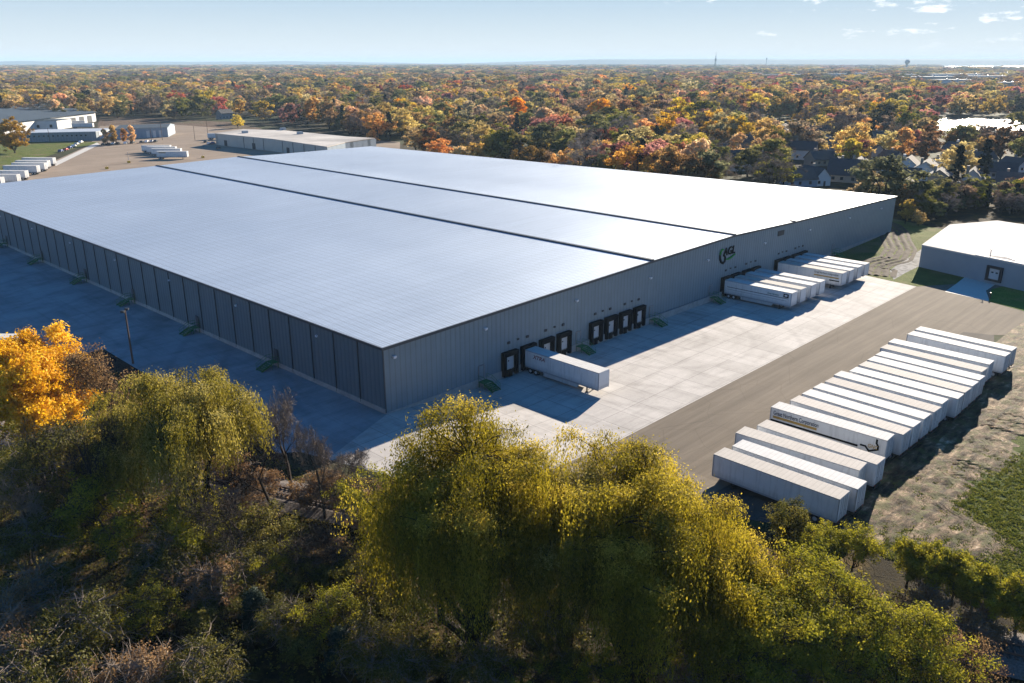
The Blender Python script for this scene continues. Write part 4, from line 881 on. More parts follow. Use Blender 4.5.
bare_tree('bare_tree', 'small leafless grey tree right of the pale topped willow', top(248, 392, 11), 11, 2.8, 15)
bare_tree('bare_tree', 'tangle of pale bare twigs in the lower left corner', top(10, 470, 11), 11, 6.5, 21)
bare_tree('bare_tree', 'small leafless tree at the corner of the shaded yard', top(345, 445, 8), 8, 3.2, 23)
bare_tree('bare_tree', 'tall leafless brown tree rising over the scrub near the left edge', top(58, 400, 16), 16, 6.0, 61, M_bark)
bare_tree('bare_tree', 'tall leafless grey tree between the two left willows', top(172, 392, 16), 16, 4.5, 62)
bare_tree('bare_tree', 'leafless grey tree leaning over the railway gap', top(318, 432, 11), 11, 4.6, 63)
bare_tree('bare_tree', 'tall leafless brown tree left of the lower yellow green tree', top(118, 400, 16), 16, 4.6, 64, M_bark)
bare_tree('bare_tree', 'leafless brown tree right behind the pale topped willow', top(262, 400, 15), 15, 4.6, 65, M_bark)
bare_tree('bare_tree', 'low leafless tree beside the railway gap', top(322, 520, 7.5), 7.5, 4.2, 53, M_bark)
bare_tree('bare_tree', 'leafless brown tree in front of the left willow', top(225, 470, 13), 13, 4.8, 54, M_bark)
p = AT(118, 548, 0)
bare_tree('bare_tree', 'tall dark leaning trunk with few branches at the left', (p[0], p[1], 0), 18, 4.2, 31, M_bark, 4)
fg_tree('scrub_tree', 'sparse yellow olive tree with dark forking limbs in front of the railway', 'tree', top(372, 470, 9.5), L_lime, H=9.5, rad=4.6, clumps=46, leaves=6500, lsize=.22, lw=.14, cr=.95, base=.28, shape='dome', bark=M_barkd, twigs=8)
fg_tree('scrub_tree', 'broad thin olive tree along the left edge of the photo', 'tree', top(40, 425, 13), L_olive, H=13, rad=7.5, clumps=75, leaves=24000, lsize=.24, lw=.14, cr=1.3, base=.2, twigs=8, bark=M_twig)
fg_tree('scrub_tree', 'thin olive green tree under the leaning dark trunk', 'tree', top(95, 480, 10), L_lime, H=10, rad=5.0, clumps=50, leaves=13000, lsize=.22, lw=.14, cr=1.1, base=.15, twigs=7)
fg_tree('scrub_tree', 'low green tree at the foot of the left willow', 'tree', top(185, 500, 8), L_lime, H=8, rad=4.5, clumps=42, leaves=14000, lsize=.2, lw=.13, cr=1.0, base=.15, twigs=5)
fg_tree('scrub_tree', 'low tangled tree left of the railway gap', 'tree', top(250, 505, 7), L_olive, H=7, rad=4.0, clumps=40, leaves=10000, lsize=.2, lw=.13, cr=.95, base=.12, twigs=8)
fg_tree('scrub_tree', 'lime yellow tree with brown twigs in front of the trailer lot corner', 'tree', top(835, 572, 11), L_lime, H=11, rad=6.2, clumps=75, leaves=30000, lsize=.2, lw=.12, cr=1.15, base=.2, shape='dome', twigs=8)
fg_tree('scrub_tree', 'yellow green tree right of the widest willow', 'tree', top(765, 585, 11), L_lime, H=11, rad=5.2, clumps=60, leaves=36000, lsize=.2, lw=.11, cr=1.1, base=.15, shape='dome', twigs=5)
fg_tree('scrub_tree', 'lime yellow tree in the lower right corner of the woods', 'tree', top(905, 610, 9), L_lime, H=9, rad=5.0, clumps=55, leaves=22000, lsize=.18, lw=.12, cr=1.0, base=.15, shape='dome', twigs=7)
fg_tree('scrub_tree', 'rust brown twiggy tree at the bottom right beside the gravel', 'tree', top(965, 640, 6), L_rust, H=6, rad=3.6, clumps=40, leaves=5000, lsize=.16, lw=.1, cr=.9, base=.1, twigs=10)
bare_tree('bare_tree', 'brown twiggy tree behind the lime trees at the lower right', top(790, 560, 8), 8, 4.2, 41, None, 5, None, L_rust, 4000)
gN = 'row of small green trees along the weedy field'
nt_ = [('rightmost'), ('sixth'), ('fifth'), ('fourth'), ('third'), ('second'), ('first')]
for i, (u, v, h, r_) in enumerate(((915, 541, 5.4, 2.0), (940, 541, 6.2, 2.5), (962, 552, 5.8, 2.2), (982, 560, 6.0, 2.2), (1003, 568, 6.0, 2.3), (1028, 576, 6.0, 2.4), (1050, 588, 5.6, 2.4))):
    if i == 6: continue
    fg_tree('young_tree', 'small round green tree, %s from the left of the row by the weedy field' % ordn[i], 'tree', top(u, v, h), L_lime, gN, H=h, rad=r_, clumps=36, leaves=15000, lsize=.17, lw=.12, cr=.55, base=.14, shape='oval', twigs=4)
for i, (u, v, h, r_) in enumerate(((828, 528, 4.6, 2.2), (858, 531, 4.8, 2.4))):
    fg_tree('young_tree', ['bushy green tree touching the shadow of the nearest trailer', 'bushy green tree beside the mud right of the nearest trailer'][i], 'tree', top(u, v, h), L_lime, None, H=h, rad=r_, clumps=34, leaves=12000, lsize=.18, lw=.11, cr=.7, base=.1, shape='dome', twigs=4)
fg_tree('scrub_tree', 'dull green tree between the widest willow and the nearest trailer', 'tree', top(790, 505, 5), L_olive, H=5.0, rad=1.9, clumps=30, leaves=10000, lsize=.2, lw=.12, cr=.8, base=.1, twigs=3)
fg_tree('flowering_shrub', 'pinkish white seeded shrub under the widest willow', 'shrub', top(706, 628, 3.6), L_pink, H=3.6, rad=2.2, clumps=26, leaves=6000, lsize=.14, lw=.1, cr=.6, base=.08, shape='dome', twigs=5)
for u, v, h, lb in ((252, 590, 5.5, 'small dark spruce in the shade at the bottom left'), (338, 628, 5, 'small dark spruce in the shade left of the tall willow')):
    fg_tree('spruce_tree', lb, 'tree', top(u, v, h), L_dark, H=h, rad=2.0, clumps=50, leaves=14000, lsize=.16, lw=.08, cr=.45, base=.05, shape='cone', twigs=1)
# understory shrubs
sh = []
gS = 'tangled shrubs under the big trees'
shp = [(300, 560, 4, 'olive shrub below the railway gap'), (350, 560, 4.5, 'olive shrub between the railway gap and the tall willow'), (385, 590, 4, 'olive shrub touching the left skirt of the tall willow'), (220, 590, 3.5, 'olive shrub beside the bottom left spruce'), (160, 560, 4.5, 'olive shrub below the left willow'),
       (60, 570, 5, 'olive shrub at the lower left, above the dark corner'), (15, 590, 5, 'olive shrub in the bottom left corner'), (110, 610, 4, 'olive shrub in the deep shade at the lower left'), (420, 640, 4, 'olive shrub in the shade under the tall willow'), (300, 630, 3, 'low olive shrub right of the bottom left spruce'),
       (560, 640, 4, 'olive shrub between the trunks of the two largest willows'), (260, 470, 4, 'brown shrub at the foot of the slim grey tree'), (310, 478, 4, 'brown shrub behind the railway gap'), (345, 485, 3.5, 'brown shrub right behind the railway'), (225, 455, 4, 'brown shrub on the black soil edge'), (395, 478, 3.5, 'brown shrub at the sunlit corner of the pavement'),
       (870, 640, 4, 'rusty shrub below the lime trees'), (935, 590, 3, 'rusty shrub behind the lime tree of the lower right corner'), (985, 615, 2.5, 'rusty shrub near the gravel at the right edge'), (690, 590, 4, 'olive shrub in front of the widest willow')]
for i, (u, v, h, lb) in enumerate(shp):
    br = 'brown' in lb or 'rusty' in lb
    fg_tree('shrub', lb, 'shrub', top(u, v, h), L_rust if br else L_olive, gS, H=h, rad=h*.75, clumps=24, leaves=3500 if br else 8000, lsize=.2, lw=.12, cr=.8, base=.05, shape='dome', twigs=10, bark=M_twig if br else M_bark)

UP = [fg_tree('scrub_tree', 'x', 'tree', (0, 0, -500), m_, None, H=6.5, rad=3.6, clumps=40, leaves=n_, lsize=.2, lw=.12, cr=1.0, base=.05, shape='dome', twigs=w_, bark=b_) for m_, n_, w_, b_ in ((L_olive, 8500, 10, M_twig), (L_lime, 7000, 10, M_bark), (L_rust, 4000, 14, M_twig))]
EX = [(25, 520, 0, 1.1), (70, 500, 1, 1.0), (130, 505, 2, .9), (165, 530, 0, 1.0), (30, 570, 2, 1.1), (75, 600, 0, 1.2), (140, 590, 1, .9), (205, 560, 2, .9), (235, 540, 0, .9), (275, 545, 1, .8), (275, 600, 0, .8), (325, 590, 1, .9), (370, 620, 0, .9), (330, 540, 2, .8), (30, 640, 0, 1.2), (120, 650, 2, 1.0), (200, 640, 0, .9), (395, 650, 0, .9), (400, 540, 0, 1.0),
      (550, 600, 0, 1.0), (600, 660, 1, .8), (730, 640, 1, 1.0), (780, 650, 0, .9), (830, 640, 1, 1.0), (870, 600, 2, 1.0), (920, 640, 1, .8), (760, 560, 2, .9), (690, 660, 2, .7), (250, 490, 2, .7), (330, 470, 2, .7), (370, 500, 2, .7), (-10, 610, 2, 1.3), (480, 650, 0, .9), (520, 660, 1, .7), (50, 455, 2, 1.1), (100, 450, 1, .9), (5, 450, 1, 1.2)]
NM = ['dull olive scrub tree', 'lime tinted scrub tree', 'rusty brown scrub tree']; LM = [(110, 'in the lower left woods'), (215, 'below the left willow'), (400, 'left of the tall willow'), (620, 'between the two largest willows'), (2000, 'in the lower right woods')]
cnt = {}
for u, v, k_, sc_ in EX:
    h_ = 6.5*sc_; o = dup(UP[k_], loc=top(u, v, h_), rz=u*.37); o.scale = (sc_, sc_, sc_); wh = [n_ for lim, n_ in LM if u < lim][0]; key = (k_, wh); cnt.setdefault(key, []).append((v, o))
for (k_, wh), L_ in cnt.items():
    L_.sort(key=lambda z: z[0])
    for i, (v, o) in enumerate(L_): o['label'] = NM[k_]+' '+wh+(', %s from the top' % ordn[i] if len(L_) > 1 else ''); o['group'] = 'scrub trees filling the woods below the yard'
for o in UP: wipe(o)
# low weeds, fallen branches and brush on the open ground
def scatter(name, polyfn, n, h, size, mat, seed, label):
    g = np.random.default_rng(seed); V = []; var = []
    c = np.array([polyfn(g) for _ in range(n)]); m = 14; q = np.repeat(c, m, 0)+g.normal(size=(n*m, 3))*np.array([h*.55, h*.55, h*.25]); q[:, 2] = np.abs(q[:, 2]-np.repeat(c[:, 2], m))+np.repeat(c[:, 2], m)
    V = leaf_quads(q, size, size*.5, g=g); var = np.clip(np.repeat(g.uniform(0, .6, n), m)+g.uniform(0, .4, n*m), 0, 1)
    me = mesh_np(name, V, 4, len(V)//4, [mat], var); o = bpy.data.objects.new(name, me); C.objects.link(o); return tag(o, label, kind='stuff')
def in_field(g):
    while True:
        u = g.uniform(880, 1060); v = g.uniform(450, 600)
        if v < 600-(1024-u)*.3 and v > 425+(1024-u)*.45 and (v > 455+(1024-u)*.62 or g.uniform() < .30): 
            p = AT(u, v, -1.1); return (p[0], p[1], hz(p[0])+.02)
tag(scatter('weeds', in_field, 4200, .30, .20, L_weed, 3, 'low green weeds covering the field at the right'), cat='weeds')
def in_wood(g):
    while True:
        x = g.uniform(-60, 12); y = g.uniform(-85, 50)
        if x < -19-.02*y and x+ .42*y < -2 or (x < 10 and y < -47 and x+ .42*(y+47) < 5): return (x, y, .01)
tag(scatter('undergrowth', in_wood, 6500, .5, .30, L_olive, 4, 'tangled undergrowth and fallen leaves below the trees'), cat='undergrowth')

# ------------------------------------------------------------------ woods and suburb beyond
def far_leaf(name, a, b, c, tr=.55): return leaf_mat(name, a, b, c, tr, .7, .035)
KM = {'yellow_maple': far_leaf('far_yellow_leaves', (.21, .15, .012), (.46, .31, .022), (.68, .48, .05)),
      'orange_maple': far_leaf('far_orange_leaves', (.30, .12, .010), (.58, .27, .018), (.74, .40, .04)),
      'red_maple': far_leaf('far_red_leaves', (.18, .035, .016), (.40, .07, .03), (.50, .125, .055)),
      'green_tree': far_leaf('far_olive_leaves', (.055, .062, .010), (.16, .155, .022), (.32, .28, .045)),
      'brown_oak': far_leaf('far_russet_leaves', (.10, .052, .020), (.23, .122, .042), (.35, .20, .072)),
      'bare_tree': far_leaf('far_bare_twigs', (.09, .064, .046), (.17, .125, .092), (.28, .21, .155), .15),
      'spruce_tree': far_leaf('far_dark_needles', (.008, .015, .012), (.015, .026, .018), (.028, .042, .026), .05)}
PROTO = {}
for ki, (k, m) in enumerate(KM.items()):
    for vv in range(2):
        g = np.random.default_rng(100+ki*7+vv)
        if k == 'spruce_tree': wood, cr_ = tree_mesh(k, 14, 3.4, g, clumps=60, leaves=2600, lsize=.75, lw=.4, cr=.6, base=.04, shape='cone', twigs=0, bark=M_barkd)
        elif k == 'bare_tree': wood, cr_ = tree_mesh(k, 14, 5.4, g, clumps=60, leaves=4200, lsize=.85, lw=.10, cr=1.2, base=.16, shape='round', twigs=4, bark=M_bark)
        else: wood, cr_ = tree_mesh(k, 14.0, 5.6 if vv == 0 else 4.6, g, clumps=32 if vv == 0 else 38, leaves=5600, lsize=.62, lw=.45, cr=1.55 if vv == 0 else 1.3, base=.12, shape='round' if vv == 0 else 'oval', twigs=1, jit=.38, hollow=.72)
        V, var = cr_; me = mesh_np('crown', V, 4, len(V)//4, [m], var); PROTO[(k, vv)] = (wood, me)
def lineL(u): return np.interp(u, [-80, 60, 97, 105, 160, 240, 262, 300, 398, 410], [128, 125, 122, 118.5, 120, 121.5, 124, 127, 146, 150])
HOUSES = [(782, 137, 0, 'white'), (768, 131, 1, 'grey'), (845, 181, 0, 'tan'), (796, 186, 1, 'blue'), (812, 184, 0, 'white'), (878, 176, 0, 'white'), (907, 176, 1, 'white'), (938, 188, 0, 'tan'), (903, 202, 1, 'white'), (760, 168, 0, 'tan'), (690, 128, 1, 'blue'), (637, 117, 0, 'white'), (655, 121, 1, 'tan'), (868, 160, 0, 'grey'), (955, 160, 1, 'white'), (995, 178, 0, 'grey'), (1010, 196, 1, 'tan'), (970, 192, 0, 'white'), (925, 150, 0, 'grey'), (225, 119, 0, 'grey'), (105, 101, 1, 'white'), (125, 103, 0, 'grey'), (733, 170, 0, 'white'), (820, 165, 1, 'tan'), (900, 190, 0, 'blue'), (575, 127, 0, 'tan'), (955, 140, 1, 'grey'), (725, 156, 0, 'white'), (752, 151, 1, 'tan'), (800, 159, 0, 'white'), (835, 150, 1, 'grey'), (858, 171, 0, 'white'), (890, 165, 1, 'tan'), (925, 179, 0, 'white'), (941, 171, 0, 'blue'), (980, 165, 1, 'white'), (1014, 171, 0, 'white'), (965, 205, 1, 'tan'), (700, 142, 0, 'white'), (818, 140, 0, 'white'), (600, 106, 0, 'white'), (880, 143, 1, 'tan')]
HP = [AT(u, v, 0) for u, v, _, _ in HOUSES]
hcam = [(np.linalg.norm(p[:2]-CAM_C[:2]), PX(p)[0]) for p in HP]
pondpx = [(925, 122), (948, 117), (1100, 120), (1100, 133), (1010, 131), (940, 131)]
def inpoly(x, y, P):
    c = False; n = len(P)
    for i in range(n):
        x0, y0 = P[i]; x1, y1 = P[(i+1) % n]
        if (y0 > y) != (y1 > y) and x < (x1-x0)*(y-y0)/(y1-y0)+x0: c = not c
    return c
FARB = [(800, 79, 60, 40), (835, 78, 90, 40), (930, 82, 160, 60), (985, 81, 150, 50), (905, 79, 70, 40), (860, 77, 80, 40), (1010, 90, 60, 30), (755, 77, 60, 30), (770, 79, 80, 30), (955, 86, 90, 50), (880, 75, 70, 30), (165, 80, 40, 20), (176, 81, 30, 20), (500, 88, 40, 20), (255, 64.8, 60, 40), (940, 92, 30, 20), (848, 92, 40, 20), (958, 78.5, 200, 60), (1005, 77, 120, 50)]
farcent = [AT(u, v, 0) for u, v, _, _ in FARB]
pts = []; g = np.random.default_rng(11); fa = math.atan2(_F[1], _F[0])
d = 265.0
while d < 11000:
    s = max(18, d*.016) if d > 1120 else (13.0 if d < 400 else (15.5 if d < 650 else 18)); n = int(1.36*d/s)
    for i in range(n):
        th = fa + (-.68 + 1.36*(i+g.uniform(.1, .9))/n); dd = d+g.uniform(-.5, .5)*s; x = CAM_C[0]+dd*math.cos(th); y = CAM_C[1]+dd*math.sin(th)
        u, v, wz = PX((x, y, 0))
        if u < -40 or u > 1064: continue
        if u < 405:
            if v > lineL(u)-.5: continue
        else:
            if not (x > 205 or y > 262): continue
            if x < 222 and y < 60: continue
            if u > 894 and v > np.interp(u, [894, 920, 940, 985, 1030, 1064], [214, 216, 214, 211, 214, 216]): continue
        if inpoly(u, v, pondpx) or (u > 938 and v < 69.6): continue
        if inpoly(u, v, [(925, 120), (1100, 118), (1100, 146), (935, 146)]) and g.uniform() < .93: continue
        bad = False
        for hp, (hd, hu) in zip(HP, hcam):
            if (hp[0]-x)**2+(hp[1]-y)**2 < 11**2: bad = True; break
            if abs(hu-u) < 12 and 0 < hd-dd < 75: bad = True; break
        if bad: continue
        for fc, (_, _, fw_, fd_) in zip(farcent, FARB):
            if (fc[0]-x)**2+(fc[1]-y)**2 < (fw_*.62)**2: bad = True; break
            fd2 = np.linalg.norm(fc[:2]-CAM_C[:2])
            if 0 < fd2-dd < (fw_*2.2 if fw_ < 60 else 520) and abs(PX(fc)[0]-u) < fw_*.5/fd2*CAM_F: bad = True; break
        if bad: continue
        dens = mn.noise(Vector((x*.011, y*.011, 4.2)))
        if dens < -.38 and d < 2500: continue
        if u > 650 and d < 700 and g.uniform() < .15: continue
        # species drift in patches; the right is redder, the left more olive and bare
        q = mn.noise(Vector((x*.018, y*.018, 9.0)))*.5+.5; rr = g.uniform(); red = np.interp(u, [0, 450, 700, 1024], [.03, .07, .15, .13])
        wts = {'yellow_maple': .27+.25*max(0, q-.45), 'orange_maple': .10, 'red_maple': red*.7, 'green_tree': .20, 'brown_oak': .20, 'bare_tree': .28-.15*q, 'spruce_tree': .07+.05*(u > 600)}
        if u > 860 and d < 400: wts['spruce_tree'] += .25; wts['bare_tree'] += .25; wts['green_tree'] += .2
        ks = list(wts); ww = np.array([max(.01, wts[a_]) for a_ in ks]); k = ks[int(g.choice(len(ks), p=ww/ww.sum()))]
        sc = g.uniform(.8, 1.42 if d < 650 else 1.65); wide = g.uniform(1.1, 1.45)
        if k == 'spruce_tree': wide = 1.0
        if d > 1000: wide = max(1, s/13.0)
        pts.append((dd, x, y, u, v, k, int(g.integers(0, 2)), sc*(1 if d < 700 else .95), max(1.0, wide), g.uniform(0, 6.283)))
    d += s
pts.sort(key=lambda a_: a_[0])
vis = [a_ for a_ in pts if -15 < a_[3] < 1039]
near = vis[:300]; nearset = set(id(a_) for a_ in near); rest = [a_ for a_ in pts if id(a_) not in nearset]
# hand placed feature trees: the orange street trees and the autumn tree at the far left
FEAT = [(105.5, 144.5, 9.5, 2.9, 'orange_maple', 1, 'orange street tree, leftmost of four before the pale blue building'), (114, 144, 11.5, 3.3, 'orange_maple', 1, 'orange street tree, tallest of four before the pale blue building'),
        (124.5, 143, 9.0, 2.4, 'orange_maple', 1, 'orange street tree, third of four before the pale blue building'), (132.5, 143.3, 11.0, 2.9, 'orange_maple', 1, 'orange street tree, rightmost of four before the pale blue building'),
        (238, 128, 10, 5, 'yellow_maple', 0, 'round yellow green tree left of the long cream warehouse'), (905, 224, 9, 2.2, 'yellow_maple', 1, 'slim yellow sapling at the far corner of the big warehouse'), (918, 226, 5, 2.2, 'yellow_maple', 0, 'low yellow bush at the end of the dirt track'), (936, 219, 6, 3.0, 'green_tree', 0, 'low olive bush behind the white roofed building')]
def far_tree(k, vv, loc, sxy, sz, rz, label, grp):
    wood, cm = PROTO[(k, vv)]; t = thing(k, label, 'tree', loc, rz, grp); t.scale = (sxy, sxy, sz)
    for nm, me in (('trunk', wood), ('crown', cm)):
        o = bpy.data.objects.new(nm, me); C.objects.link(o); o.parent = t
    return t
for u, v, h, r_, k, vv, lb in FEAT:
    p = AT(u, v, 0); far_tree(k, vv, (p[0], p[1], 0), r_/(5.6 if vv == 0 else 4.6), h/14, .7*u, lb, None)
p = AT(15, 153, 0); fg_tree('maple_tree', 'big orange topped maple standing on the grass at the far left', 'tree', (p[0], p[1], 0), leaf_mat('orange_olive_leaves', (.16, .11, .02), (.42, .24, .025), (.62, .40, .04)), H=19.5, rad=8.8, clumps=90, leaves=22000, lsize=.6, lw=.4, cr=1.5, base=.06)
KD = {'yellow_maple': 'yellow gold tree', 'orange_maple': 'orange tree', 'red_maple': 'crimson tree', 'green_tree': 'olive green tree', 'brown_oak': 'russet brown tree', 'bare_tree': 'grey brown leafless tree', 'spruce_tree': 'dark green conifer'}
ZN = [(0, 'above the slate gable hall'), (130, 'above the pale blue building'), (215, 'above the long cream warehouse'), (330, 'past the cream warehouse end'), (420, 'behind the far roof edge left part'), (520, 'behind the far roof edge middle'), (610, 'behind the far roof edge right part'), (700, 'straight above the company sign'), (790, 'above the bright roof end'), (885, 'beyond the far warehouse corner'), (950, 'behind the white roofed building')]
def zone(u):
    r_ = ZN[0][1]
    for a_, b_ in ZN:
        if u >= a_: r_ = b_
    return r_
groups = {}
for a_ in near:
    sz = 'small' if a_[7] < 1.02 else ('tall' if a_[7] > 1.26 else ''); key = (a_[5], sz, zone(a_[3])); groups.setdefault(key, []).append(a_)
on2 = ordn
for (k, sz, zn), L_ in groups.items():
    L_.sort(key=lambda z: z[3])
    for i, a_ in enumerate(L_):
        lb = ((sz+' ') if sz else '')+KD[k]+' '+zn
        if len(L_) > 1: lb += ', ' + (['leftmost of its kind', 'second of its kind', 'third of its kind', 'fourth of its kind', 'fifth of its kind', 'sixth of its kind', 'seventh of its kind', 'eighth of its kind', 'ninth of its kind'][i] if i < 9 else 'rightmost of its kind')
        far_tree(k, a_[6], (a_[1], a_[2], 0), a_[7]*a_[8], a_[7], a_[9], lb, 'autumn trees of the first wooded strip beyond the warehouse')
sheet('thicket_floor', [(208, -12), (226, -30), (300, -70), (420, -90), (420, 60), (236, 62), (222, 20)], M_litter, .050)
g = np.random.default_rng(77); cnt2 = 0; TH = []
while len(TH) < 62:
    u = g.uniform(898, 1050); v = g.uniform(203, 222)
    if v > np.interp(u, [894, 920, 940, 985, 1030, 1064], [216, 219, 217, 213, 216, 218]): continue
    p = AT(u, v, 0); k = ['green_tree', 'bare_tree', 'brown_oak', 'yellow_maple', 'spruce_tree'][int(g.choice(5, p=[.36, .3, .12, .08, .14]))]; sc = g.uniform(.32, .75)
    TH.append((u, k, p, sc, g.uniform(0, 6)))
TH.sort(key=lambda z: z[0]); TW = {'green_tree': 'olive thicket bush', 'bare_tree': 'bare twiggy thicket bush', 'brown_oak': 'russet thicket bush', 'yellow_maple': 'yellow thicket sapling', 'spruce_tree': 'dark young conifer'}
tz = [(935, 'near the dirt track end'), (975, 'behind the left part of the white roof'), (1010, 'behind the middle of the white roof'), (2000, 'behind the right part of the white roof')]; tc_ = {}
for u, k, p, sc, rz in TH:
    zn = [b_ for a_, b_ in tz if u < a_][0]; tc_[(k, zn)] = tc_.get((k, zn), 0)+1
    far_tree(k, int(u) % 2, (p[0], p[1], 0), sc*1.25, sc, rz, '%s %s, %s from its left' % (TW[k], zn, ordn[min(15, tc_[(k, zn)]-1)]), 'thicket behind the white roofed building')
# the far-off woods: one object, instanced over points
ks = list(KM); me = bpy.data.meshes.new('far_woods'); me.vertices.add(len(rest)); me.vertices.foreach_set('co', np.array([(a_[1], a_[2], 0) for a_ in rest], np.float32).ravel())
at = me.attributes.new('kid', 'INT', 'POINT'); at.data.foreach_set('value', np.array([ks.index(a_[5])*2+a_[6] for a_ in rest], np.int32))
at = me.attributes.new('rot', 'FLOAT_VECTOR', 'POINT'); at.data.foreach_set('vector', np.array([(0, 0, a_[9]) for a_ in rest], np.float32).ravel())
at = me.attributes.new('scl', 'FLOAT_VECTOR', 'POINT'); at.data.foreach_set('vector', np.array([(a_[7]*a_[8], a_[7]*a_[8], a_[7]*(1+.04*min(a_[8]-1, 5))) for a_ in rest], np.float32).ravel())
fwo = bpy.data.objects.new('far_woods', me); C.objects.link(fwo); tag(fwo, 'far autumn woods and suburban tree canopy stretching to the horizon', 'woods', kind='stuff')
ng = bpy.data.node_groups.new('woods', 'GeometryNodeTree'); ng.interface.new_socket('Geometry', in_out='INPUT', socket_type='NodeSocketGeometry'); ng.interface.new_socket('Geometry', in_out='OUTPUT', socket_type='NodeSocketGeometry')
gi = ng.nodes.new('NodeGroupInput'); go = ng.nodes.new('NodeGroupOutput'); jn = ng.nodes.new('GeometryNodeJoinGeometry')
def named(nm, ty):
    n = ng.nodes.new('GeometryNodeInputNamedAttribute'); n.data_type = ty; n.inputs['Name'].default_value = nm; return n.outputs[0]
kid = named('kid', 'INT'); rot = named('rot', 'FLOAT_VECTOR'); scl = named('scl', 'FLOAT_VECTOR')
firstcrown = {}
for o in bpy.data.objects:
    if o.type == 'MESH' and o.name.startswith('crown') and o.parent:
        for key, (wd, cm) in PROTO.items():
            if o.data == cm and key not in firstcrown: firstcrown[key] = o
for i, k in enumerate(ks):
    for vv in range(2):
        if (k, vv) not in firstcrown: continue
        cmp_ = ng.nodes.new('FunctionNodeCompare'); cmp_.data_type = 'INT'; cmp_.operation = 'EQUAL'; ng.links.new(kid, cmp_.inputs[2]); cmp_.inputs[3].default_value = i*2+vv
        oi = ng.nodes.new('GeometryNodeObjectInfo'); oi.transform_space = 'ORIGINAL'; oi.inputs['Object'].default_value = firstcrown[(k, vv)]; oi.inputs['As Instance'].default_value = True
        ip = ng.nodes.new('GeometryNodeInstanceOnPoints'); ng.links.new(gi.outputs[0], ip.inputs['Points']); ng.links.new(cmp_.outputs[0], ip.inputs['Selection']); ng.links.new(oi.outputs['Geometry'], ip.inputs['Instance']); ng.links.new(rot, ip.inputs['Rotation']); ng.links.new(scl, ip.inputs['Scale']); ng.links.new(ip.outputs[0], jn.inputs[0])
ng.links.new(jn.outputs[0], go.inputs[0]); md = fwo.modifiers.new('woods', 'NODES'); md.node_group = ng
print('trees near', len(near), 'rest', len(rest), 'last near d', near[-1][0], 'protos', len(firstcrown))

# houses of the suburb
hw = {'white': M_wbuild, 'tan': simple('tan_house_siding', (.36, .30, .23), .8), 'blue': simple('blue_house_siding', (.25, .33, .42), .8), 'grey': simple('grey_house_siding', (.30, .30, .31), .8)}
hr = [simple('dark_shingles', (.055, .055, .062), .9, 0, .3, 1), simple('brown_shingles', (.13, .10, .085), .9, 0, .3, 1)]
near_txt = ['behind the right end of the roof, between yellow trees', 'left of the white gabled house', 'with a steep grey gable just beyond the bright roof end', 'small, hugging the far roof edge', 'low, hugging the far roof edge', 'with a bright gable right of the steep gabled house', 'with a tall pale chimney beside the crimson tree', 'right of the crimson tree', 'closest to the far warehouse corner', 'low among trees above the company sign', 'left of the tall yellow trees', 'farther left between yellow trees', 'next to the farther left white house', 'with a long dark roof', 'whose chimney shows among conifers', 'near the right frame edge', 'lowest at the right frame edge', 'half hidden by conifers at the right', 'behind a yellow tree at the right', 'beside the yellow green tree at the back yard', 'far left above the slate roof', 'far left above the pale blue building', 'low, behind the company sign end of the roof', 'above the bright roof end', 'beside the dirt track trees', 'left of the centre trees', 'below the pond', 'just left above the company sign', 'above and right of the company sign', 'over the middle of the bright roof end', 'high behind the steep gabled house', 'just right of the steep gabled house', 'left above the crimson tree', 'right of the far warehouse corner', 'above the left end of the white roof', 'above the middle of the white roof', 'near the right frame edge, high up', 'just behind the white flat roof', 'well left of the white gabled house', 'right of the white gabled house', 'far back in the centre', 'below the left end of the pond']
